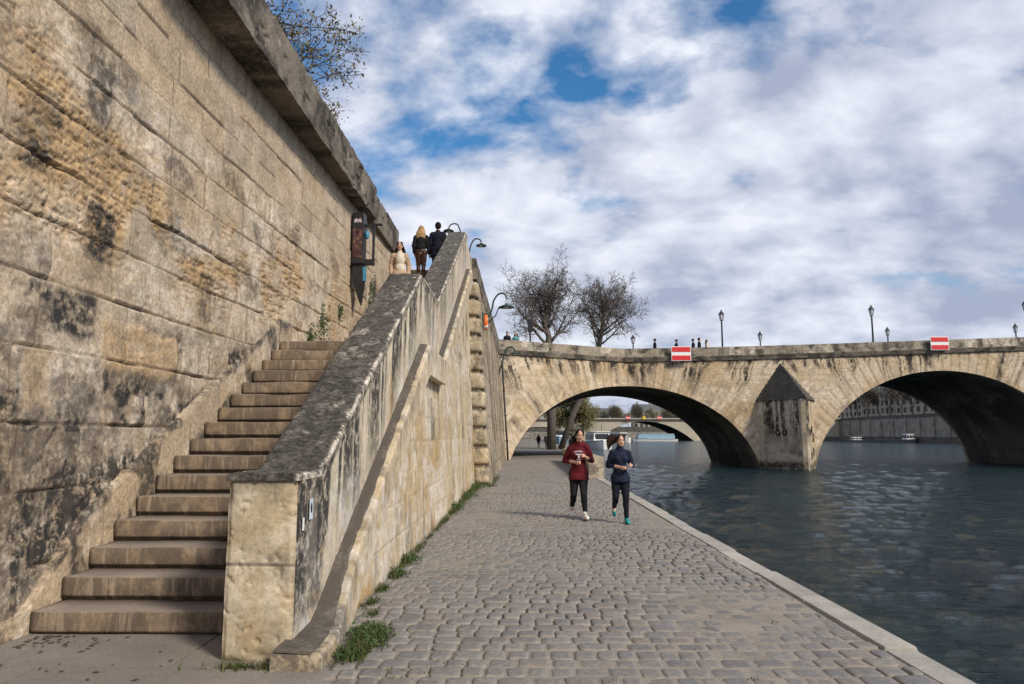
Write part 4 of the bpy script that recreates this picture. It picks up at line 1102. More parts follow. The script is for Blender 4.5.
# ================================================================== PEOPLE
BASE = {'pel': (0, 0, .95), 'wai': (0, 0, 1.10), 'che': (0, 0, 1.30), 'nec': (0, .01, 1.49), 'hea': (0, -.01, 1.635),
        'shR': (-.158, .01, 1.395), 'elR': (-.215, .03, 1.13), 'wrR': (-.22, -.03, .88), 'shL': (.158, .01, 1.395), 'elL': (.215, .03, 1.13), 'wrL': (.22, -.03, .88),
        'hiR': (-.085, 0, .92), 'knR': (-.09, -.01, .50), 'anR': (-.09, .03, .085), 'hiL': (.085, 0, .92), 'knL': (.09, -.01, .50), 'anL': (.09, .03, .085),
        'toR': (-.10, -.17, .03), 'toL': (.10, -.17, .03)}
# persons face -Y in their own space; L is +X
def person(label, loc, rz, pose, H=1.70, build=1.0, top='blackcloth', bottom='jeans', shoes='darkgrey', hair='brown_hair', hair_style='long', skin='skin', coat=0.0, group=None,
           sleeves=1.0, vox=.011, inner=None, socks=None, female=True, sole=None, collar=None, hem=.80, face=True, printed=False, name='person', sitefix=None, cropped=False):
    J = dict(BASE); J.update(pose)
    k = H / 1.75
    J = {a: Vector(b) * k for a, b in J.items() if hasattr(b, '__len__')}
    t = thing(name, label, 'person', loc, rz, group)
    S = lambda x: x * k * build
    torso = lambda g=0.0: [('cap', 'pel', 'wai', .115 + g, .105 + g), ('cap', 'wai', 'che', .105 + g, .122 + g)]
    hd = J['hea']; dirn = (hd - J['nec']).normalized()
    # ---- body: one continuous surface
    b = MB()
    def limb(mb, names, rs, g=0.0):
        for i in range(len(names) - 1):
            mb.cap(J[names[i]], J[names[i + 1]], S(rs[i]) + g, S(rs[i + 1]) + g)
    def trunk(mb, g=0.0, low=True):
        mid = (J['shL'] + J['shR']) / 2
        ax = (J['shL'] - J['shR']).normalized(); rot = Matrix((ax, Vector((0, 0, 1)).cross(ax), Vector((0, 0, 1)))).transposed()
        if low: mb.ell(J['pel'], (S(.158) + g, S(.112) + g, S(.125)), rot=rot)
        mb.ell(J['wai'], (S(.130) + g, S(.098) + g, S(.15)), rot=rot)
        mb.ell(J['che'], (S(.155) + g, S(.112) + g, S(.17)), rot=rot)
        mb.ell(mid - Vector((0, 0, S(.05))), (S(.150) + g, S(.088) + g, S(.085) + g * .5), rot=rot)
        mb.cap(J['wai'], J['che'] - Vector((0, 0, S(.03))), S(.098) + g, S(.105) + g)
        for q in 'LR': mb.cap(J['nec'] - Vector((0, 0, S(.035))), J['sh' + q], S(.052), S(.050) + g * .4)
        if female:
            f = rot @ Vector((0, -1, 0))
            for sx in (-1, 1): mb.ell(J['che'] + ax * sx * S(.068) + f * S(.075) + Vector((0, 0, S(.0))), (S(.062) + g * .5, S(.06) + g * .5, S(.062)))
    trunk(b)
    limb(b, ['nec', 'hea'], [.054, .050]); b.cap(J['che'] + Vector((0, 0, S(.10))), J['nec'], S(.07), S(.052))
    for s in 'LR':
        limb(b, ['sh' + s, 'el' + s, 'wr' + s], [.055, .041, .028])
        limb(b, ['hi' + s, 'kn' + s, 'an' + s], [.090, .056, .038])
        b.cap(J['an' + s] - Vector((0, 0, S(.03))), J['to' + s], S(.038), S(.026))
    # head
    fw = Vector((0, -1, 0)); 
    if 'look' in J: fw = (Vector(pose['look'])).normalized()
    sd = Vector((0, 0, 1)).cross(fw).normalized(); up = fw.cross(sd).normalized()
    if up.z < 0: up = -up
    HR = Matrix((sd, -fw, up)).transposed()
    hp = lambda x, y, z: hd + HR @ Vector((x, y, z)) * k
    b.ell(hp(0, .012, .025), (.074 * k, .094 * k, .098 * k), 18, 12, HR)
    b.ell(hp(0, -.022, -.045), (.056 * k, .066 * k, .068 * k), 16, 10, HR)
    b.ell(hp(0, -.060, -.088), (.026 * k, .024 * k, .022 * k), 12, 8, HR)
    b.cap(hp(0, -.084, .012), hp(0, -.103, -.028), .010 * k, .0155 * k, 8)
    for sx in (-1, 1):
        b.ell(hp(sx * .076, .012, -.008), (.012 * k, .024 * k, .034 * k), 10, 8, HR)
        b.ell(hp(sx * .034, -.066, -.026), (.022 * k, .02 * k, .02 * k), 10, 8, HR)
    # hands: palm, four unequal curled fingers, thumb
    for s in 'LR':
        w = J['wr' + s]; d = (w - J['el' + s]).normalized()
        if d.length < .1: d = Vector((0, 0, -1))
        inn = Vector((1 if s == 'R' else -1, 0, 0)); side = d.cross(inn)
        side = side.normalized() if side.length > .1 else Vector((0, -1, 0))
        inn = side.cross(d).normalized()
        pc = w + d * S(.05)
        b.cap(w, pc + d * S(.028), S(.026), S(.030), 10)
        for q, ln in enumerate((.92, 1.05, 1.0, .80)):
            r0 = pc + d * S(.040) + side * S((q - 1.5) * .018)
            curl = pose.get('curl', .6)
            p1 = r0 + d * S(.032 * ln); p2 = p1 + (d * (1 - curl) + inn * curl).normalized() * S(.026 * ln); p3 = p2 + (d * (.2 - curl) + inn).normalized() * S(.020 * ln)
            b.cap(r0, p1, S(.0095), S(.009), 8); b.cap(p1, p2, S(.009), S(.0085), 8); b.cap(p2, p3, S(.0085), S(.0075), 8)
        th0 = w + d * S(.022) + side * S(-.026); th1 = th0 + (d + side * -.7 + inn * .4).normalized() * S(.034); th2 = th1 + (d + inn * .6).normalized() * S(.028)
        b.cap(th0, th1, S(.013), S(.011), 8); b.cap(th1, th2, S(.011), S(.009), 8)
    voxel('body', b, M[skin], t, vox * .75 if face else vox, 2)
    if face:
        for sx in (-1, 1):
            e = MB(); e.ell(hp(sx * .033, -.0835, .008), (.0135 * k, .006 * k, .0055 * k), 10, 6, HR); e.build('eye', M['eye'], t, smooth=True)
            e = MB(); e.ell(hp(sx * .034, -.082, .030), (.020 * k, .007 * k, .0045 * k), 10, 6, HR); e.build('eyebrow', M['eye'], t, smooth=True)
        e = MB(); e.ell(hp(0, -.0865, -.062), (.024 * k, .008 * k, .0075 * k), 12, 6, HR); e.build('lips', M['lips'], t, smooth=True)
    # ---- hair
    h = MB()
    h.ell(hp(0, .026, .040), (.084 * k, .094 * k, .094 * k), 18, 12, HR)
    if hair_style == 'short':
        h.ell(hp(0, .040, .0), (.080 * k, .082 * k, .090 * k), 16, 10, HR); h.ell(hp(0, -.02, .085), (.068 * k, .062 * k, .045 * k), 14, 8, HR)
        h.ell(hp(0, .024, .036), (.092 * k, .104 * k, .104 * k), 18, 12, HR)
    if hair_style in ('long', 'longdown', 'tied', 'pony'):
        for sx in (-1, 1): h.cap(hp(sx * .055, -.045, .085), hp(sx * .078, .02, -.02), .026 * k, .020 * k, 10)
        h.ell(hp(0, .055, -.01), (.078 * k, .060 * k, .085 * k), 14, 10, HR)
    if hair_style in ('long', 'longdown'):
        L = .32 if hair_style == 'long' else .42
        rr = random.Random(int(loc[0] * 100) + 5)
        for q in range(17):
            x = -.088 + .011 * q; wv = .02 * math.sin(q * 2.1)
            a = hp(x * .9, .075 - 3.2 * x * x, .0); m2 = hp(x * 1.25 + wv, .105 - 3 * x * x, -.13); c2 = hp(x * 1.3 - wv, .105 - 2 * x * x, -L + rr.random() * .07)
            h.cap(a, m2, .028 * k, .030 * k, 8); h.cap(m2, c2, .030 * k, .012 * k, 8)
    if hair_style == 'tied':          # gathered mass falling behind one shoulder
        for q in range(5):
            o = (q - 2) * .016
            h.cap(hp(-.05 + o, .09, -.02), hp(-.115 + o * 1.6, .075, -.12), .035 * k, .032 * k, 8); h.cap(hp(-.115 + o * 1.6, .075, -.12), hp(-.10 + o * 2, .06, -.23 - .02 * q), .032 * k, .012 * k, 8)
    if hair_style == 'pony':          # tail swinging out to one side
        for q in range(6):
            o = (q - 2.5) * .014
            h.cap(hp(-.03, .10, .03 + o), hp(-.13, .12, .035 + o * 1.8), .024 * k, .030 * k, 8); h.cap(hp(-.13, .12, .035 + o * 1.8), hp(-.20, .13, -.01 + o * 3), .03 * k, .026 * k, 8); h.cap(hp(-.20, .13, -.01 + o * 3), hp(-.235 - .01 * q, .13, -.085 + o * 3.2), .026 * k, .008 * k, 8)
    voxel('hair', h, M[hair], t, vox * .9, 1)
    # ---- trousers
    tr = MB(); g = (.010 if bottom == 'jeans' else .003) * k
    tr.ell(J['pel'], (S(.150) + g, S(.112) + g, S(.110)))
    for s in 'LR':
        lo = J['kn' + s] + (J['an' + s] - J['kn' + s]) * (.93 if socks is None else .86)
        loose = .012 if bottom == 'jeans' else 0.0
        tr.cap(J['hi' + s], J['kn' + s], S(.106) + g, S(.061 + loose) + g); tr.cap(J['kn' + s], lo, S(.058 + loose) + g, S(.040 + loose * 1.6) + g)
        tr.ell(J['kn' + s] + (J['an' + s] - J['kn' + s]) * .28 + Vector((0, .018 * k, 0)), (S(.058) + g, S(.062) + g, S(.11)))
    voxel('trousers', tr, M[bottom], t, vox, 3, wrinkle=.010)
    # ---- upper garment
    tp = MB(); g = .012 * k + coat
    trunk(tp, g, low=not cropped)
    hz = J['pel'].z * hem / .95 if not cropped else J['wai'].z - S(.06)
    if not cropped:
        tp.cap(Vector((J['pel'].x - S(.055), J['pel'].y, J['pel'].z)), Vector((J['pel'].x - S(.06), J['pel'].y, hz)), S(.112) + g, S(.108) + g)
        tp.cap(Vector((J['pel'].x + S(.055), J['pel'].y, J['pel'].z)), Vector((J['pel'].x + S(.06), J['pel'].y, hz)), S(.112) + g, S(.102) + g)
    for s in 'LR':
        el = J['el' + s]; wr = J['wr' + s]; e2 = el + (wr - el) * min(1.0, max(.0, sleeves)) * .92
        tp.cap(J['sh' + s], el, S(.056) + g * .8, S(.047) + g * .8)
        if sleeves > 0: tp.cap(el, e2, S(.050) + g * .8, S(.034) + g * .8)
    ct = J['nec'] + (hd - J['nec']) * (.30 if collar == 'high' else .02)
    tp.cap(J['che'] + Vector((0, 0, S(.12))), ct, S(.085), S(.062))
    if collar == 'hood':
        for a in range(9):
            an = PI * (a / 8.0); tp.ell(J['nec'] + Vector((S(.085) * math.cos(an), S(.02 + .085 * math.sin(an)), S(-.01 - .02 * math.sin(an)))), (S(.042), S(.042), S(.05)))
    if not cropped: tp.cap(J['wai'], J['pel'], S(.118) + g, S(.132) + g); tp.ell(Vector((J['pel'].x, J['pel'].y - S(.030), hz + S(.02))), (S(.184) + g, S(.142) + g, S(.15)))
    voxel('top', tp, M[top], t, vox, 5, zmin=None if cropped else hz, wrinkle=.011)
    if inner:                          # pale jumper showing between the open coat fronts
        im = MB(); f = J['che']
        im.ell(f + Vector((S(.02), -S(.058) - coat, -S(.02))), (S(.135), S(.105), S(.22))); im.ell(J['wai'] + Vector((S(.02), -S(.052) - coat, -S(.05))), (S(.140), S(.105), S(.17)))
        im.cap(f + Vector((0, -S(.04), S(.12))), J['nec'] + Vector((0, -S(.03), S(.015))), S(.075), S(.062))
        voxel('jumper', im, M[inner], t, vox, 2)
    # ---- shoes
    for s in 'LR':
        sh = MB(); a = J['an' + s]; o = J['to' + s]; d = (o - a); 
        heel = a + Vector((0, .03 * k, 0)) - Vector((0, 0, S(.038)))
        fd = Vector((o.x - a.x, o.y - a.y, o.z - (a.z - .055 * k))); tip = o
        sh.cap(heel, tip, S(.042), S(.036), 10); sh.cap(a, heel, S(.043), S(.042), 10); sh.cap(heel, heel + (tip - heel) * .6, S(.045), S(.043), 10)
        so = voxel('shoe', sh, M[shoes], t, vox * .8, 1)
        if sole:
            sm = MB(); dn = Vector((0, 0, -.030 * k)); sm.cap(heel + dn, tip + dn * .7, S(.024), S(.020), 8); sm.cap(heel + dn + Vector((.018 * k, 0, 0)), tip + dn * .7 + Vector((.012 * k, 0, 0)), S(.018), S(.014), 8); sm.cap(heel + dn + Vector((-.018 * k, 0, 0)), tip + dn * .7 + Vector((-.012 * k, 0, 0)), S(.018), S(.014), 8)
            voxel('sole', sm, M[sole], so, vox * .7, 0)
        if socks:
            sk = MB(); sk.cap(a + (J['kn' + s] - a) * .04, a + (J['kn' + s] - a) * .22, S(.043) + .004, S(.044) + .004, 10); sk.build('sock', M[socks], t, smooth=True)
    if printed:                        # college style print: arched line over a block letter
        pr = MB(); fy = J['che'].y - S(.122) - g - .022
        for q in range(9):
            a = (q - 4) / 4.0; pr.box((J['che'].x + a * S(.085), fy + .035 * a * a + .002, J['che'].z + S(.045) - .018 * a * a), (S(.0075), .006, S(.016)))
        pr.box((J['che'].x, fy + .002, J['che'].z - S(.012)), (S(.062), .008, S(.012))); pr.box((J['che'].x, fy + .004, J['che'].z - S(.065)), (S(.020), .010, S(.050))); pr.box((J['che'].x, fy + .004, J['che'].z - S(.115)), (S(.040), .010, S(.010)))
        pr.build('chest_print', M['print'], t)
    return t

runA = {'pel': (0, 0, .90), 'wai': (0, -.03, 1.06), 'che': (.0, -.07, 1.26), 'nec': (.005, -.09, 1.455), 'hea': (.02, -.12, 1.60), 'look': (.25, -1, -.05),
        'shR': (-.152, -.05, 1.36), 'shL': (.155, -.10, 1.37), 'elR': (-.255, .04, 1.12), 'wrR': (-.07, -.23, 1.10), 'elL': (.25, .0, 1.13), 'wrL': (.12, -.28, 1.20),
        'hiR': (-.085, 0, .87), 'knR': (-.10, -.06, .48), 'anR': (-.13, .25, .19), 'toR': (-.14, .12, .06), 'hiL': (.085, 0, .87), 'knL': (.085, -.20, .49), 'anL': (.115, -.14, .085), 'toL': (.145, -.33, .06), 'curl': .9}
person('woman jogging in a maroon hooded sweatshirt with black leggings and white shoes', (1.07, 13.85, 0), math.radians(-2), runA, H=1.70, top='maroon', bottom='blackcloth', shoes='whitecloth', socks='whitecloth', sole='redsole',
       hair='brown_hair', hair_style='tied', skin='skin', collar='hood', sleeves=.45, hem=.80, printed=True, coat=.004, group='women jogging on the quay', vox=.010, build=1.0)
runB = {'pel': (0, 0, .90), 'wai': (-.005, -.03, 1.06), 'che': (-.01, -.06, 1.26), 'nec': (-.01, -.08, 1.455), 'hea': (.01, -.11, 1.60), 'look': (.15, -1, .0),
        'shR': (-.155, -.07, 1.365), 'shL': (.15, -.04, 1.36), 'elR': (-.235, .0, 1.12), 'wrR': (-.02, -.25, 1.09), 'elL': (.235, .05, 1.12), 'wrL': (.19, -.22, 1.12),
        'hiR': (-.085, 0, .87), 'knR': (-.105, -.08, .50), 'anR': (-.11, .27, .28), 'toR': (-.115, .19, .13), 'hiL': (.085, 0, .87), 'knL': (.09, -.10, .47), 'anL': (.10, -.06, .085), 'toL': (.115, -.26, .03), 'curl': .95}
person('woman jogging in a navy turtleneck top and navy leggings with teal shoes', (1.79, 13.35, 0), math.radians(-2), runB, H=1.60, top='navy', bottom='navy2', shoes='teal', sole='darkgrey', hair='light_brown_hair', hair_style='pony', skin='skin2',
       collar='high', sleeves=.55, hem=.84, group='women jogging on the quay', vox=.010, build=1.0)

def stair_z(y): return LAND + math.floor((y - Y2) / T2 + 1) * H2 if y > Y2 else LAND
down = {'elR': (-.22, .05, 1.13), 'wrR': (-.20, -.04, .90), 'elL': (.235, .03, 1.13), 'wrL': (.235, -.05, .88), 'knR': (-.09, -.08, .50), 'anR': (-.09, .0, .085), 'toR': (-.10, -.20, .03), 'knL': (.09, -.06, .50), 'anL': (.09, .05, .085), 'toL': (.10, -.15, .03), 'hea': (.0, -.03, 1.635)}
person('woman in a beige coat over a cream jumper coming down the steps', (-2.99, 17.2, stair_z(17.2)), math.radians(4), down, H=1.66, top='beige', inner='cream', bottom='jeans', hair='brown_hair', hair_style='longdown', skin='skin', coat=.014, hem=.86, vox=.012, build=.92)
up1 = {'elR': (-.215, .02, 1.14), 'wrR': (-.25, -.06, .90), 'elL': (.215, .02, 1.13), 'wrL': (.20, -.10, .92), 'knR': (-.08, -.03, .50), 'anR': (-.075, .04, .085), 'toR': (-.08, -.16, .03), 'knL': (.075, -.06, .52), 'anL': (.07, .02, .085), 'toL': (.08, -.18, .03)}
person('blonde woman in black jacket and dark brown leather trousers climbing the steps', (-2.80, 19.5, stair_z(19.5)), PI + .03, up1, H=1.60, top='blackcloth', bottom='leather', shoes='blackcloth', hair='blonde_hair', hair_style='longdown', skin='skin2', cropped=True, coat=.012, group='couple climbing the steps', vox=.012)
person('dark haired man in a long navy coat and jeans climbing the steps', (-2.33, 19.5, stair_z(19.5)), PI - .06, up1, H=1.69, build=1.06, top='navy2', bottom='jeans', shoes='blackcloth', hair='brown_hair', hair_style='short', skin='skin2', female=False, coat=.022, hem=.74, group='couple climbing the steps', vox=.012)
# small figures far off
walk = {'knR': (-.09, -.16, .52), 'anR': (-.09, -.18, .085), 'toR': (-.10, -.38, .05), 'knL': (.09, .02, .50), 'anL': (.09, .26, .13), 'toL': (.10, .10, .03), 'wrL': (.20, -.16, .93), 'wrR': (-.20, .05, .90)}
def far(label, loc, rz, **kw):
    a = dict(H=1.72, vox=.03, face=False, group='people far off on the bridge and quay'); a.update(kw)
    return person(label, loc, rz, walk, **a)
def deck_z(x): return float(ptop(x)) - .98
far('person in a dark coat walking left of the first red sign on the bridge', (9.9, 53.35, deck_z(9.9)), -PI / 2, top='navy2', hair_style='short', female=False, H=1.80)
far('person in dark blue standing right behind the first red sign', (11.5, 53.35, deck_z(11.5)), -PI / 2, top='navy', hair_style='short', H=1.72)
far('person in blue coat, left one of the group of three on the bridge', (12.75, 53.35, deck_z(12.7)), PI / 2, top='navy2', H=1.74, hair_style='short')
far('person in black coat, middle one of the group of three on the bridge', (13.2, 53.35, deck_z(13.1)), PI / 2, top='blackcloth', H=1.80, hair_style='short', female=False)
far('person with long hair in pale grey, right one of the three on the bridge', (13.75, 53.35, deck_z(13.5)), PI / 2, top='cream', H=1.66, hair_style='long')
far('person in black leaning at the parapet corner beside the bare trees', (-1.0, 48.6, STREET + .38), 0, top='blackcloth', hair_style='short', H=1.86, build=1.2)
far('person in a teal jacket standing at the parapet corner beside the bare trees', (-.42, 48.75, STREET + .38), 0, top='tealcoat', hair_style='long', H=1.82)
far('person in black walking under the bridge, left of the pair', (2.0, 88.0, -.012), .1, top='blackcloth', bottom='blackcloth', hair_style='short', female=False)
far('person in a dark coat walking under the bridge, right of the pair', (3.0, 91.0, -.012), .1, top='darkgrey', bottom='blackcloth', hair_style='short')
# street corner that carries the two people by the parapet
mb = MB(); mb.prism([(-1.75, 47.4), (7.44, 53.0), (7.44, 65.5), (-1.75, 65.5)], 'z', STREET - .18, STREET + .37); tag(mb.build('street_corner', M['street']), kind='structure')
# traffic signal behind the parapet corner
ts = thing('traffic_signal', 'dark traffic signal post standing before the left bare tree', 'traffic signal', (.62, 53.0, STREET + .37))
mb = MB(); mb.tube([(0, 0, 0), (0, 0, 2.6)], .07, 8); mb.build('post', M['iron'], ts)
mb = MB(); mb.box((0, 0, 2.95), (.19, .14, .45)); mb.build('signal_head', M['box_black'], ts, bevel=.02)
mb = MB(); mb.box((-.12, 0, 1.5), (.13, .11, .2)); mb.build('pedestrian_signal', M['box_black'], ts, bevel=.02)
# ================================================================== TREES
def grow(seed, H, r0, nl, spread, counts, tw, lean=(0, 0), start=.28, droop=0.0, limb_len=.55, gnarl=.12, jit=1.0, path=None, limb0=None):
    """returns (wood MB for trunk+limbs, wood MB for twigs, leaf anchor list)"""
    r = random.Random(seed); A = MB(); B = MB(); tips = []
    def branch(p, d, L, rad, lev):
        n = 6 if lev == 0 else (5 if lev < 3 else 3)
        ps = [p]; q = p.copy(); dd = d.copy()
        for i in range(n):
            dd = dd + Vector((r.gauss(0, gnarl), r.gauss(0, gnarl), r.gauss(0, gnarl * .7))) + Vector((0, 0, .07 if lev in (1, 2) and not droop else 0)) - Vector((0, 0, droop * lev * .25 if lev >= 2 else 0))
            dd.normalize(); q = q + dd * (L / n); ps.append(q.copy())
        if lev == 0 and path:
            ps = [Vector(q_) for q_ in path]; n = len(ps) - 1; dd = (ps[-1] - ps[-2]).normalized()
        taper = .45 if lev == 0 else .22
        rs = [max(rad * (1 - (1 - taper) * i / n), tw) for i in range(n + 1)]
        (A if lev <= 1 else B).tube(ps, rs, 10 if lev == 0 else 6 if lev == 1 else 4 if lev == 2 else 3, caps=lev < 2)
        if lev >= nl:
            tips.extend(ps[1:]); return
        c = counts[lev]
        for k in range(c):
            f = (start if lev == 0 else .22) + (1 - (start if lev == 0 else .22)) * (k + r.random() * .9) / c
            f = min(f, .999); i = min(int(f * n), n - 1); pp = ps[i].lerp(ps[i + 1], f * n - i)
            t = (ps[i + 1] - ps[i]).normalized(); az = k * 2.399 + r.random() * .9 * jit
            o = t.orthogonal().normalized(); o = Quaternion(t, az) @ o
            ang = spread * (.75 + .5 * r.random()) * (1.0 if lev else (1.15 - .55 * f))
            nd = (t * math.cos(ang) + o * math.sin(ang)).normalized()
            ll = L * (limb0 if lev == 0 and limb0 else limb_len) * (1.1 - .55 * f) * (.75 + .5 * r.random())
            branch(pp, nd, ll, max(rad * (1 - .55 * f) * (.52 if lev == 0 else .55), tw), lev + 1)
        branch(ps[-1], dd, L * (.13 if path and lev == 0 else .38), rs[-1], max(lev + 1, 2))
    branch(Vector((0, 0, 0)), Vector((lean[0], lean[1], 1)).normalized(), H * .62, r0, 0)
    return A, B, tips, r
def leaves(B, tips, r, per, size, spread_):
    L = MB()
    for p in tips:
        for k in range(per if per >= 1 else (1 if r.random() < per else 0)):
            c = p + Vector((r.gauss(0, spread_), r.gauss(0, spread_), r.gauss(0, spread_)))
            a = Vector((r.gauss(0, 1), r.gauss(0, 1), r.gauss(0, 1))).normalized(); b = a.orthogonal().normalized()
            s = size * (.6 + .8 * r.random())
            L.add([c - a * s, c + b * s * .55, c + a * s, c - b * s * .55], [(0, 1, 2, 3)])
    return L
def tree(name, label, loc, seed, leafmat, per=1, size=.08, sp=.1, group=None, bark='bark', rz=0.0, **k):
    A, B, tips, r = grow(seed, **k)
    t = thing(name, label, 'tree', loc, rz, group)
    A.build('trunk', M[bark], t, fixn=False, smooth=True)
    B.build('crown', M[bark], t, fixn=False)
    if per: leaves(B, tips, r, per, size, sp).build('leaves', M[leafmat], t, fixn=False)
    return t
tree('plane_tree', 'left one of two tall bare plane trees, thick upright trunk beyond the first arch', (3.2, 79.0, -.02), 4, 'brownleaf', per=.5, size=.065, sp=.25, H=32, r0=.52, nl=4, spread=1.05, counts=[17, 8, 7, 4], tw=.016, start=.54, limb_len=.46, limb0=.38, gnarl=.15, path=[(0, 0, 0), (.05, 0, 4.5), (-.15, .1, 8.0), (-.45, .1, 10.5), (-.2, .2, 12.4), (-.7, .1, 14), (-.5, .1, 15.4)], group='plane trees beyond the bridge')
tree('plane_tree', 'right one of two tall bare plane trees, trunk leaning toward the water', (4.3, 81.0, -.02), 9, 'brownleaf', per=.5, size=.065, sp=.25, H=32, r0=.36, nl=4, spread=1.0, counts=[17, 8, 7, 4], tw=.016, start=.56, limb_len=.46, limb0=.32, gnarl=.15, path=[(0, 0, 0), (1.5, 0, 4), (3.2, 0, 7.5), (4.3, .1, 10.2), (4.6, .2, 12.3), (5.0, .1, 14.2), (4.9, .1, 15.9)], group='plane trees beyond the bridge')
tree('willow_tree', 'small drooping tree with olive young leaves under the first arch', (5.6, 83.0, -.02), 21, 'willow', per=3, size=.10, sp=.30, H=8.0, r0=.16, nl=4, spread=.75, counts=[8, 6, 5, 4], tw=.014, start=.40, droop=.30, limb_len=.60, lean=(.05, 0))
tree('budding_tree', 'budding tree reaching over the top of the tall quay wall', (-6.45, 12.4, STREET), 52, 'bud', per=3, size=.034, sp=.07, H=7.6, r0=.15, nl=4, spread=.85, counts=[11, 7, 6, 4], tw=.006, start=.10, limb_len=.62, droop=.05, bark='bark_dark', lean=(.10, -.02))

# ================================================================== PLANTS, GRASS, LITTER
def tuft(mb, c, n, h, sp, r):
    for k in range(n):
        x = c[0] + r.gauss(0, sp[0]); y = c[1] + r.gauss(0, sp[1]); L = h * (.45 + .8 * r.random()); a = r.random() * 2 * PI; w = .004 + .004 * r.random()
        bx, by = math.cos(a), math.sin(a); ln = L * (.3 + .6 * r.random())
        p = []
        for i in range(4):
            f = i / 3; hh = L * (f - .30 * f * f); o = ln * f * f
            ww = w * (1 - f * .9); p += [(x + bx * o - by * ww, y + by * o + bx * ww, c[2] + hh), (x + bx * o + by * ww, y + by * o - bx * ww, c[2] + hh)]
        mb.add(p, [(0, 1, 3, 2), (2, 3, 5, 4), (4, 5, 7, 6)])
r = random.Random(31); mb = MB()
for c, n, h, sp in (((-1.86, 5.05, 0), 170, .09, (.11, .035)), ((-1.20, 5.40, 0), 420, .10, (.05, .10)), ((-1.17, 5.75, 0), 620, .12, (.07, .13)), ((-1.22, 6.05, 0), 120, .08, (.05, .08)),
                    ((-1.30, 6.55, 0), 90, .07, (.03, .06)), ((-1.40, 6.95, 0), 80, .08, (.03, .05)), ((-1.43, 7.6, 0), 120, .09, (.03, .10)), ((-1.42, 8.3, 0), 130, .10, (.03, .12)), ((-1.42, 9.2, 0), 180, .11, (.04, .22)), ((-1.43, 10.3, 0), 110, .10, (.03, .2)),
                    ((-1.42, 13.6, 0), 150, .10, (.04, .35)), ((-1.40, 15.6, 0), 300, .16, (.05, .6)), ((-1.38, 18.6, 0), 360, .20, (.06, .9)), ((-1.36, 21.5, 0), 320, .22, (.06, .9)), ((-1.0, 22.5, 0), 120, .16, (.10, .2)), ((-.92, 25.5, 0), 160, .16, (.05, 1.2)),
                    ((-.55, 5.2, -.01), 60, .03, (.10, .08)), ((-.85, 5.0, -.01), 70, .035, (.14, .06))):
    tuft(mb, c, n, h, sp, r)
for k in range(46):
    y = 5.3 + 18 * r.random() ** 1.3; tuft(mb, (-1.445 + .12 * (y < 6.4) + .03 * r.random(), y, 0), 8 + int(30 * r.random()), .04 + .06 * r.random(), (.02, .05 + .10 * r.random()), r)
for k in range(40):
    tuft(mb, (-1.1 + 3.4 * r.random() ** 2, 3.9 + 7 * r.random(), -.008), 5 + int(10 * r.random()), .022, (.03, .03), r)
o = mb.build('grass', M['grass'], fixn=False); tag(o, kind='stuff')
mb = MB()
def weed(mb, c, n, s, r, nrm=Vector((0, 0, 1))):
    for k in range(n):
        p = Vector(c) + Vector((r.gauss(0, s), r.gauss(0, s), abs(r.gauss(0, s * .45)))); a = Vector((r.gauss(0, 1), r.gauss(0, 1), r.gauss(0, .6))).normalized(); b = a.orthogonal().normalized(); q = .011 + .012 * r.random()
        mb.add([p - a * q, p + b * q * .7, p + a * q, p - b * q * .7], [(0, 1, 2, 3)])
for c, n, s in (((-1.20, 5.85, .02), 330, .07), ((-1.16, 5.58, .02), 180, .06), ((-1.25, 5.3, .02), 90, .05), ((-1.40, 8.3, .02), 160, .06), ((-1.42, 9.2, .03), 180, .08), ((-1.41, 15.5, .05), 250, .14), ((-1.38, 18.2, .05), 400, .2), ((-1.37, 21.2, .06), 400, .2)):
    weed(mb, c, n, s, r)
tag(mb.build('ground_weeds', M['ivy'], fixn=False), kind='stuff')
mb = MB()
for k in range(70):
    x = -3.75 + abs(r.gauss(0, .30)); y = 5.80 - abs(r.gauss(0, .16)); s = .012 + .02 * r.random(); a = r.random() * 6.28
    if k > 50: x = -3.6 + r.random() * 1.3; y = 4.4 + r.random() * 1.3
    mb.add([(x + s * math.cos(a), y + s * math.sin(a), .022), (x - .5 * s * math.sin(a), y + .5 * s * math.cos(a), .030), (x - s * math.cos(a), y - s * math.sin(a), .021), (x + .5 * s * math.sin(a), y - .5 * s * math.cos(a), .028)], [(0, 1, 2, 3)])
tag(mb.build('fallen_leaves', M['brownleaf'], fixn=False), kind='stuff')
def wplant(loc, n, s, label):
    mb = MB(); rr = random.Random(int(loc[1] * 77 + loc[2] * 31))
    for k in range(n):
        p = Vector((abs(rr.gauss(0, s * .5)), rr.gauss(0, s * .7), rr.gauss(0, s * 1.1) - s * .4)); a = Vector((rr.gauss(0, 1), rr.gauss(0, 1), rr.gauss(0, 1))).normalized(); b = a.orthogonal().normalized(); q = .018 + .016 * rr.random()
        mb.add([p - a * q, p + b * q * .7, p + a * q, p - b * q * .7], [(0, 1, 2, 3)])
    t = thing('wall_plant', label, 'plant', loc, 0, 'small plants rooted in the quay wall')
    mb.build('foliage', M['ivy'], t, fixn=False)
    st = MB(); st.tube([(-.03, 0, -s), (.03, .01, 0), (.05, -.02, s * .7)], .006, 5); st.build('stem', M['bark'], t)
wplant((-3.86, 13.6, 3.75), 150, .13, 'green plant on the quay wall, upper one of the left pair above the steps')
wplant((-3.88, 12.9, 3.35), 170, .11, 'green plant on the quay wall, lower one of the left pair above the steps')
wplant((-3.82, 14.8, 4.15), 80, .09, 'tiny plant on the quay wall just left of the display case tail')
wplant((-3.74, 17.4, 5.2), 90, .11, 'dark green plant on the wall right of the display case tail')
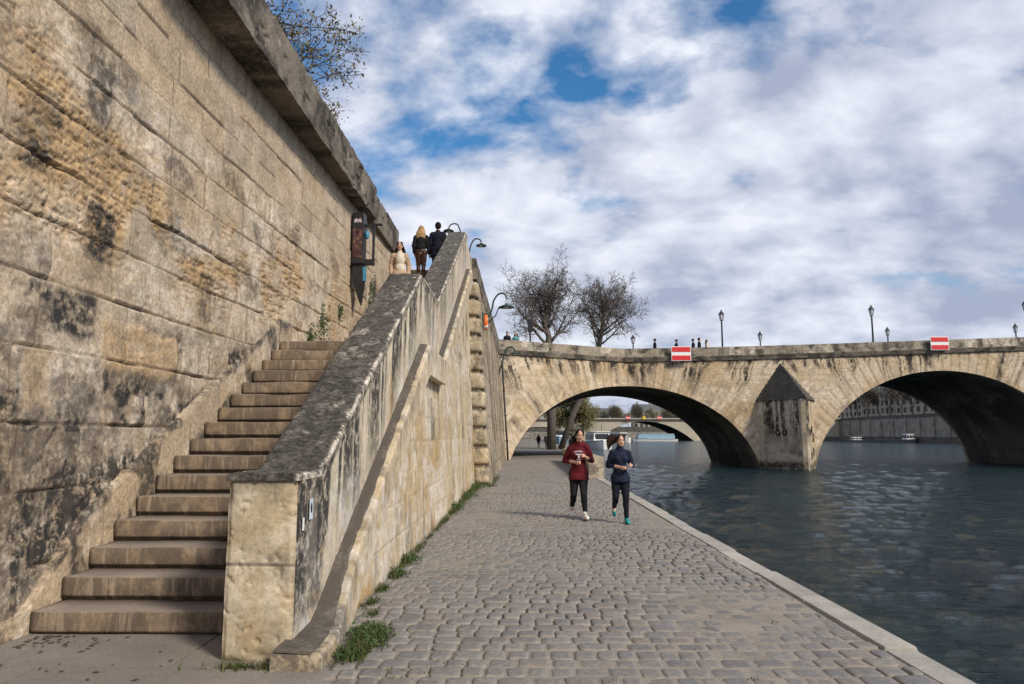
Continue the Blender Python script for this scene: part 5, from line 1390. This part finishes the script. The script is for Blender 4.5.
wplant((-3.74, 17.3, 4.75), 70, .09, 'small plant low on the wall beside the beige coat woman')

# ================================================================== FAR BRIDGE
FO = (50.0, 300.0, 0)
fb = thing('far_bridge', 'pale flat arched bridge farther upstream seen through the first arch', 'bridge', FO)
fa = [(7.5, 19.5, 6.8), (50.5, 21.5, 9.0), (95.0, 20.5, 8.2)]
def fint(u):
    z = np.full_like(u, -1.2)
    for c, a, ris in fa:
        x = np.clip(np.abs(u - c) / a, 0, 1); z = np.where(np.abs(u - c) < a, np.maximum(z, -1.9 + ris * (1 - x ** 2.1)), z)
    return z
us = sorted(list(np.arange(-12, 131, .8)) + [q for c, a, _ in fa for q in (c - a, c + a, c - a + .02, c + a - .02)])
mb_at = lambda u, z: (0 * u, {})
panel('arch_face', M['carr'], lambda u, v, d: (u + 0 * v, 300.0 - d, v + 0 * u), us, fint, 8.0, 12, None, 1.0, fb, FO)
panel('rear_arch_face', M['carr'], lambda u, v, d: (u + 0 * v, 332.0 + d, v + 0 * u), us, fint, 8.0, 4, None, 1.0, fb, FO)
usu = np.array(us)
zi = fint(usu); V = np.concatenate([np.stack([usu, 0 * usu + 300.9, zi], -1), np.stack([usu, 0 * usu + 331.1, zi], -1), np.stack([usu, 0 * usu + 331.1, zi + .6], -1), np.stack([usu, 0 * usu + 300.9, zi + .6], -1)])
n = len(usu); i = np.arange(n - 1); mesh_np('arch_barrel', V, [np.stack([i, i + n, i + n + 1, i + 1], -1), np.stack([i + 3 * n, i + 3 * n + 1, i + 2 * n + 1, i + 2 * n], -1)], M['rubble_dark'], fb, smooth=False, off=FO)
mb = MB(); mb.box((59.5, 316, 7.7), (71.5, 15, .25)); mb.build('deck', M['street'], fb, FO)
for yy in (299.4, 332.6):
    mb = MB(); mb.box((59.5, yy, 8.25), (71.5, .5, .22)); mb.build('deck_edge', M['carr'], fb, FO)
    mb = MB(); mb.box((59.5, yy, 9.35), (71.5, .06, .06))
    for k in range(96): mb.box((-12 + k * 1.5, yy, 8.9), (.06, .05, .44))
    mb.build('railing', M['iron'], fb, FO)
for k, (x, mats, lab) in enumerate(((43.7, 'red', 'tiny red and white sign, left of three on the far bridge'), (50.3, 'yellow', 'tiny yellow diamond sign, middle of three on the far bridge'), (56.6, 'red', 'tiny red and white sign, right of three on the far bridge'))):
    s = thing('navigation_sign', lab, 'sign', (x, 298.7, 8.6), 0, 'navigation signs on the far bridge')
    if mats == 'yellow':
        mb = MB(); mb.box((0, 0, 0), (.60, .05, .60), rot=Matrix.Rotation(PI / 4, 3, 'Y')); mb.build('panel', M['yellow_paint'], s)
    else:
        mb = MB(); mb.box((0, .08, 0), (.95, .05, .75)); mb.build('backing_plate', M['white_paint'], s)
        for dz in (-1, 1):
            mb = MB(); mb.box((0, 0, dz * .46), (.88, .05, .25)); mb.build('red_band', M['red_paint'], s)

# ================================================================== FAR EMBANKMENTS
tag_ = tag
mb = MB(); mb.prism([(-1.7, -1.5), (-1.7, 3.2), (131, 3.2), (131, -1.5)], 'y', 388, 390); tag(mb.build('embankment_wall', M['rubble'], fixn=True), 'low pale embankment wall far upstream under the far bridge', 'wall')
mb = MB(); mb.prism([(-1.7, -1.4), (-1.7, 6.0), (131, 6.0), (131, -1.4)], 'y', 394, 396); tag(mb.build('embankment_wall', M['rubble_dark'], fixn=True), 'dark upper embankment wall behind the low pale one upstream', 'wall')
mb = MB(); mb.prism([(-1.7, 390), (131, 390), (131, 394), (-1.7, 394)], 'z', -2, 2.9); tag(mb.build('far_lower_quay', M['far_quay']), kind='structure')
# right bank: low quay strip then the pale tall wall with buttress shadows
mb = MB(); mb.prism([(120, -200), (131, -200), (131, 388), (120, 388)], 'z', -3, 1.0); tag(mb.build('right_bank_quay', M['rubble_dark']), kind='structure')
rbw = thing('bank_wall', 'pale panelled quay wall along the far bank seen through the right arch', 'wall', (131, 240, 0))
mb = MB(); mb.prism([(131.0, -200), (131.8, -200), (131.8, 388), (131.0, 388)], 'z', 1.0, 7.4); mb.build('masonry', M['rubble'], rbw, (131, 240, 0))
mb = MB(); mb.prism([(130.8, -200), (131.9, -200), (131.9, 388), (130.8, 388)], 'z', 7.42, 8.4); mb.build('coping', M['rubble_dark'], rbw, (131, 240, 0))
for k in range(30):
    mb = MB(); y = 130 + k * 8.5; mb.box((130.75, y, 4.2), (.24, .55, 3.18)); mb.build('buttress', M['rubble'], rbw, (131, 240, 0))
# trees along the right bank
A, B, tips, rr = grow(77, H=17, r0=.30, nl=3, spread=.5, counts=[9, 6, 6], tw=.045, start=.30, limb_len=.5)
t0 = thing('embankment_tree', 'dark bare tree in the row on the far bank seen through the right arch', 'tree', (134, 180, 7), 0, 'bare trees on the far bank')
A.build('trunk', M['bark_dark'], t0, fixn=False); B.build('crown', M['bark_dark'], t0, fixn=False); leaves(B, tips, rr, 1, .22, .4).build('leaves', M['brownleaf'], t0, fixn=False)
r = random.Random(14)
for k in range(24):
    y = 190 + k * 7.6 + r.random() * 2
    s = .85 + .3 * r.random()
    if k == 0: t0.location = (134, y, 7); t0.scale = (s, s, s); t0.rotation_euler = (0, 0, r.random() * 6)
    else: copy_tree(t0, (133.5 + r.random() * 2, y, 7), r.random() * 6, None, s)
# buildings behind them
WIN = None
def building(label, loc, rz, w, d, h, nf, nw, mat='facade', roof=5.0, group='houses on the far bank'):
    t = thing('apartment_building', label, 'building', loc, rz, group)
    mb = MB(); mb.box((0, d / 2, h / 2), (w / 2, d / 2, h / 2)); mb.build('wall', M[mat], t)
    mb = MB(); mb.box((0, d / 2 - .2, h + .25), (w / 2 + .35, d / 2 + .35, .25)); mb.build('cornice', M[mat], t)
    mb = MB(); mb.add([(-w / 2, 0, h + .51), (w / 2, 0, h + .51), (w / 2, d, h + .51), (-w / 2, d, h + .51), (-w / 2 + 1, 2.2, h + roof), (w / 2 - 1, 2.2, h + roof), (w / 2 - 1, d - 2.2, h + roof), (-w / 2 + 1, d - 2.2, h + roof)], [(3, 2, 1, 0), (4, 5, 6, 7), (0, 1, 5, 4), (1, 2, 6, 5), (2, 3, 7, 6), (3, 0, 4, 7)]); ro = mb.build('roof', M['slate'], t)
    for cx in (-w * .32, w * .1, w * .38):
        mb = MB(); mb.box((cx, d * .5, h + roof + .8), (.5, 1.6, 1.0)); mb.build('chimney', M['facade2'], ro)
    first = None
    for f in range(nf):
        for q in range(nw):
            x = -w / 2 + w * (q + .5) / nw; z = h * (f + .5) / nf
            if first is None:
                mb = MB(); ww, hh = w / nw * .22, h / nf * .34; mb.box((0, 0, 0), (ww, .06, hh)); first = mb.build('window', M['glass_dark'], t); first.location = (x, -.03, z)
            else:
                c = first.copy(); COL.objects.link(c); c.parent = t; c.location = (x, -.03, z)
    return t
labs = ['pale house at the near end of the far bank row through the right arch', 'grey stone house second along the far bank row through the right arch', 'broad pale house third along the far bank row through the right arch',
        'grey house fourth along the far bank row through the right arch', 'pale house fifth along the far bank row through the right arch', 'grey house at the distant end of the far bank row through the right arch']
y = 205
for k, lab in enumerate(labs):
    w = (26, 30, 34, 28, 30, 32)[k]
    building(lab, (152, y + w / 2, 7), PI / 2 * -1, w, 14, (14, 15.5, 15, 16, 14, 15.5)[k], 5, 7, ('facade', 'facade2')[k % 2]); y += w + .6
# upstream: bare trees in a row above the far bridge, roofs behind
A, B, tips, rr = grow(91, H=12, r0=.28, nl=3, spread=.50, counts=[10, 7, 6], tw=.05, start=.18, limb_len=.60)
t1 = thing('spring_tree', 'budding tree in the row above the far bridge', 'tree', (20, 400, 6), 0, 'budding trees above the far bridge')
A.build('trunk', M['bark_shade_lifted'], t1, fixn=False); B.build('crown', M['bark_shade_lifted'], t1, fixn=False); leaves(B, tips, rr, 2, .24, .8).build('leaves', M['farleaf_hazed'], t1, fixn=False)
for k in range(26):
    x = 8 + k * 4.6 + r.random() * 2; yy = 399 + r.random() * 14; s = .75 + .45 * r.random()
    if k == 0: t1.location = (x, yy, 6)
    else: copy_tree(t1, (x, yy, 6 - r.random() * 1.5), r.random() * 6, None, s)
building('pale building with a grey roof at the left of the far skyline', (48, 470, 6), 0, 26, 14, 8, 3, 7, 'facade2', 5.0, 'buildings above the far bridge')
building('bluish roofed long building in the middle of the far skyline', (84, 480, 6), 0, 20, 14, 11, 3, 6, 'facade2', 5.0, 'buildings above the far bridge')
building('sunlit pale corner building at the right of the far skyline', (101, 430, 6), 0, 16, 14, 17, 4, 4, 'facade', 3.0, 'buildings above the far bridge')
tw = thing('clock_tower', 'slim dark tower rising beside the sunlit pale building', 'tower', (88.0, 446, 6))
mb = MB(); mb.box((0, 0, 14), (2.4, 2.4, 14)); mb.build('shaft', M['facade2'], tw); mb = MB(); mb.box((0, 0, 28.4), (2.8, 2.8, .4)); mb.build('cornice', M['facade2'], tw); mb = MB(); mb.box((0, 0, 30.8), (2.4, 2.4, 2.0), taper=.3); mb.build('roof', M['slate'], tw)

# ================================================================== BOATS
def boat(label, loc, rz, L, W, hull='boat_white', cabin='boat_white', glass='glass_dark', deckh=1.0, cab=(.15, .85, 1.6), roof=True):
    t = thing('moored_boat', label, 'boat', loc, rz)
    n = 14; V = []; F = []
    for i in range(n):
        f = i / (n - 1); x = -L / 2 + L * f; wv = W / 2 * min(1, math.sqrt(max(0, 1 - ((f - .42) / .585) ** 2)) * 1.12 + .03); sh = deckh * (1 + .35 * max(0, f - .6) ** 1 / .4)
        V += [(x, -wv, sh), (x, -wv * .82, -.5), (x, wv * .82, -.5), (x, wv, sh)]
    for i in range(n - 1):
        for q in range(4): F.append((i * 4 + q, i * 4 + (q + 1) % 4, (i + 1) * 4 + (q + 1) % 4, (i + 1) * 4 + q))
    F += [(0, 3, 2, 1), tuple((n - 1) * 4 + q for q in range(4))]
    mb = MB(); mb.add(V, F); mb.build('hull', M[hull], t)
    mb = MB(); mb.add([(V[i * 4][0], V[i * 4][1] * 1.03, V[i * 4][2] - .02) for i in range(n)] + [(V[i * 4][0], V[i * 4][1] * 1.03, V[i * 4][2] + .12) for i in range(n)] + [(V[i * 4][0], -V[i * 4][1] * 1.03, V[i * 4][2] - .02) for i in range(n)] + [(V[i * 4][0], -V[i * 4][1] * 1.03, V[i * 4][2] + .12) for i in range(n)],
       [(i, i + 1, n + i + 1, n + i) for i in range(n - 1)] + [(2 * n + i, 3 * n + i, 3 * n + i + 1, 2 * n + i + 1) for i in range(n - 1)]); mb.build('gunwale', M['boat_dark'], t)
    a, b, h = cab; x0 = -L / 2 + a * L; x1 = -L / 2 + b * L
    mb = MB(); mb.box(((x0 + x1) / 2, 0, deckh + h / 2), ((x1 - x0) / 2, W * .36, h / 2), taper=.9); c = mb.build('cabin', M[cabin], t, bevel=.05)
    nwin = max(3, int((x1 - x0) / 1.6))
    for q in range(min(nwin, 12)):
        xx = x0 + (x1 - x0) * (q + .5) / nwin
        for sy in (-1, 1):
            mb = MB(); mb.box((xx, sy * (W * .36 * .955 + .0), deckh + h * .56), ((x1 - x0) / nwin * .40, .05, h * .26)); mb.build('window', M[glass], c)
    for sx, xx in ((1, x1), (-1, x0)):
        mb = MB(); mb.box((xx - sx * (x1 - x0) * .026, 0, deckh + h * .58), (.09, W * .27, h * .26)); mb.build('windscreen', M[glass], c)
    if roof:
        mb = MB(); mb.box(((x0 + x1) / 2, 0, deckh + h + .06), ((x1 - x0) / 2 * .97, W * .36, .06)); mb.build('roof', M[cabin], t, bevel=.02)
    mb = MB(); mb.tube([(x1 - .6, 0, deckh + h), (x1 - .6, 0, deckh + h + 1.3)], .035, 5); mb.build('mast', M['iron'], t)
    return t
boat('white cabin cruiser moored by the quay behind the jogger in maroon', (13.3, 128, WATER), -PI / 2 + .10, 13, 4.2, deckh=1.05, cab=(.2, .8, 1.8))
boat('blue and white barge moored at the quay behind the thick tree', (8.8, 176, WATER), -PI / 2, 22, 4.6, hull='boat_blue', deckh=1.5, cab=(.1, .9, 2.0))
boat('small white boat moored beyond the cabin cruiser', (30.5, 235, WATER), -PI / 2 + .5, 14, 4.0, deckh=1.2, cab=(.15, .8, 1.9))
boat('long glass roofed sightseeing boat under the far bridge', (51.5, 282, WATER), PI + .06, 17, 4.6, deckh=.8, cab=(.06, .92, 2.0), glass='boat_blue', cabin='boat_blue')
boat('small dark open boat under the second arch, left of the pair', (107, 236, WATER), PI + .05, 9.5, 2.6, hull='boat_dark', deckh=.7, cab=(.25, .6, .9), cabin='boat_white')
boat('low dark barge with white cabin under the second arch, right of the pair', (114, 222, WATER), .05, 13, 3.4, hull='boat_dark', deckh=.9, cab=(.66, .86, 1.7), cabin='boat_white')

# ================================================================== SKY, SUN, CAMERA
LOBES_GAP = [(-4.4, 30.1, 3.7, -0.06), (-2.2, 29.4, 3.7, -0.05), (4.9, 27.8, 3.4, -0.05), (8.1, 27.1, 3.0, -0.045), (11.0, 25.8, 3.7, -0.06), (10.2, 23.8, 3.4, -0.057), (17.1, 21.3, 3.0, -0.038), (21.9, 20.4, 3.0, -0.038), (25.3, 19.7, 3.0, -0.064), (25.9, 27.9, 3.7, -0.053), (19.6, 31.1, 3.7, -0.05), (-0.1, 25.2, 9.0, -0.015), (30.7, 23.2, 10.5, 0.111), (22.1, 24.8, 8.2, 0.085)]
LOBES_GREY = [(28.8, 22.3, 16, -0.075), (17.6, 23.4, 9, -0.038), (34.5, 11.4, 9, -0.068), (17.8, 10.7, 4, -0.098), (26.7, 10.2, 9, -0.038), (3.2, 25.9, 20, 0.045), (-8.4, 22.1, 16, 0.045), (21.7, 16.5, 9, 0.053)]
SUN_EL = math.radians(36); sd = Vector((.70, -.71, 0)).normalized()
W = bpy.data.worlds.new('World'); SC.world = W; W.use_nodes = True
nt = W.node_tree; nt.nodes.clear(); L = nt.links.new
def N(t, **k):
    x = nt.nodes.new(t)
    for a, b in k.items(): setattr(x, a, b)
    return x
def MA(op, a, b=None, clamp=False):
    x = N('ShaderNodeMath', operation=op, use_clamp=clamp)
    for i, v in enumerate((a, b)):
        if v is None: continue
        if isinstance(v, (int, float)): x.inputs[i].default_value = v
        else: L(v, x.inputs[i])
    return x.outputs[0]
sky = N('ShaderNodeTexSky', sky_type='NISHITA', sun_disc=False)
sky.sun_elevation = SUN_EL; sky.sun_rotation = math.atan2(sd.x, sd.y); sky.dust_density = .6; sky.ozone_density = 2.2; sky.air_density = 1.1
hs = N('ShaderNodeHueSaturation'); hs.inputs['Saturation'].default_value = 1.35; L(sky.outputs[0], hs.inputs['Color'])
bgs = N('ShaderNodeBackground'); L(hs.outputs[0], bgs.inputs[0]); bgs.inputs[1].default_value = .10
tc = N('ShaderNodeTexCoord'); sx = N('ShaderNodeSeparateXYZ'); L(tc.outputs['Generated'], sx.inputs[0])
zz = MA('ADD', MA('MAXIMUM', sx.outputs[2], 0.0), .42)
cv = N('ShaderNodeCombineXYZ'); L(MA('DIVIDE', sx.outputs[0], zz), cv.inputs[0]); L(MA('DIVIDE', sx.outputs[1], zz), cv.inputs[1])
mp = N('ShaderNodeMapping'); L(cv.outputs[0], mp.inputs[0]); mp.inputs['Location'].default_value = (3.1, 1.7, 0); mp.inputs['Rotation'].default_value = (0, 0, .5); mp.inputs['Scale'].default_value = (1.0, 1.25, 1)
def NO(scale, det, rough, dist=0.0, off=0.0):
    x = N('ShaderNodeTexNoise'); x.inputs['Scale'].default_value = scale; x.inputs['Detail'].default_value = det; x.inputs['Roughness'].default_value = rough; x.inputs['Distortion'].default_value = dist
    m = N('ShaderNodeVectorMath', operation='ADD'); L(mp.outputs[0], m.inputs[0]); m.inputs[1].default_value = (off, off * .7, 0); L(m.outputs[0], x.inputs['Vector']); return x.outputs[0]
big = NO(1.3, 3, .5, 0, 0); mid = NO(5.2, 11, .56, .10, 4.0); lit = NO(5.2, 6, .52, .10, 4.075)
cov = MA('ADD', MA('MULTIPLY', big, .42), MA('MULTIPLY', mid, .74))
cov = MA('ADD', cov, MA('MULTIPLY', MA('SUBTRACT', .45, MA('MINIMUM', sx.outputs[2], .45)), .42))
def lobe(az, el, rad, amp):
    d = (math.sin(math.radians(az)) * math.cos(math.radians(el)), math.cos(math.radians(az)) * math.cos(math.radians(el)), math.sin(math.radians(el)))
    v = N('ShaderNodeVectorMath', operation='DOT_PRODUCT'); L(tc.outputs['Generated'], v.inputs[0]); v.inputs[1].default_value = d
    m = N('ShaderNodeMapRange', interpolation_type='SMOOTHSTEP'); L(v.outputs['Value'], m.inputs[0]); m.inputs[1].default_value = math.cos(math.radians(rad)); m.inputs[2].default_value = 1.0; m.inputs[3].default_value = 0.0; m.inputs[4].default_value = amp
    return m.outputs[0]
def addl(a, lobes):
    for q in lobes: a = MA('ADD', a, lobe(*q))
    return a
# breaks in the cloud deck, and the heavier banks
cov = addl(cov, LOBES_GAP); 
rp = N('ShaderNodeValToRGB'); e = rp.color_ramp.elements; e[0].position = .47; e[0].color = (0, 0, 0, 1); e[1].position = .635; e[1].color = (1, 1, 1, 1); L(cov, rp.inputs[0])
shd = MA('ADD', MA('ADD', MA('MULTIPLY', NO(2.6, 7, .54, .1, 9.0), .75), .14), MA('MULTIPLY', MA('SUBTRACT', mid, lit), .85)); shd = addl(shd, LOBES_GREY)
rc = N('ShaderNodeValToRGB'); e = rc.color_ramp.elements; e[0].position = .30; e[0].color = (.36, .41, .55, 1); e[1].position = .70; e[1].color = (.80, .835, .925, 1); L(shd, rc.inputs[0])
bgc = N('ShaderNodeBackground'); L(rc.outputs[0], bgc.inputs[0]); bgc.inputs[1].default_value = .80
mx = N('ShaderNodeMixShader'); L(rp.outputs[0], mx.inputs[0]); L(bgs.outputs[0], mx.inputs[1]); L(bgc.outputs[0], mx.inputs[2])
wo = N('ShaderNodeOutputWorld'); L(mx.outputs[0], wo.inputs[0])

sl = bpy.data.lights.new('sun', 'SUN'); sl.energy = 2.8; sl.angle = math.radians(10); sl.color = (1.0, .90, .76)
so = bpy.data.objects.new('sun', sl); COL.objects.link(so)
tosun = Vector((sd.x * math.cos(SUN_EL), sd.y * math.cos(SUN_EL), math.sin(SUN_EL)))
so.rotation_euler = (-tosun).to_track_quat('-Z', 'Y').to_euler(); so.location = (20, -10, 30)

cam = bpy.data.cameras.new('camera'); co = bpy.data.objects.new('camera', cam); COL.objects.link(co)
cam.sensor_width = 36; cam.lens = 720 / 1024 * 36; cam.clip_start = .05; cam.clip_end = 6000
co.location = (0, 0, 1.57); co.rotation_euler = (math.radians(90) + math.atan(93 / 720), 0, math.radians(.79))
SC.camera = co
SC.view_settings.view_transform = 'Standard'; SC.view_settings.look = 'None'; SC.view_settings.exposure = 0.45; SC.view_settings.gamma = 1
SC.view_settings.use_curve_mapping = False
SC.render.engine = 'CYCLES'; SC.cycles.use_denoising = True; SC.cycles.sample_clamp_indirect = 6; SC.cycles.max_bounces = 6
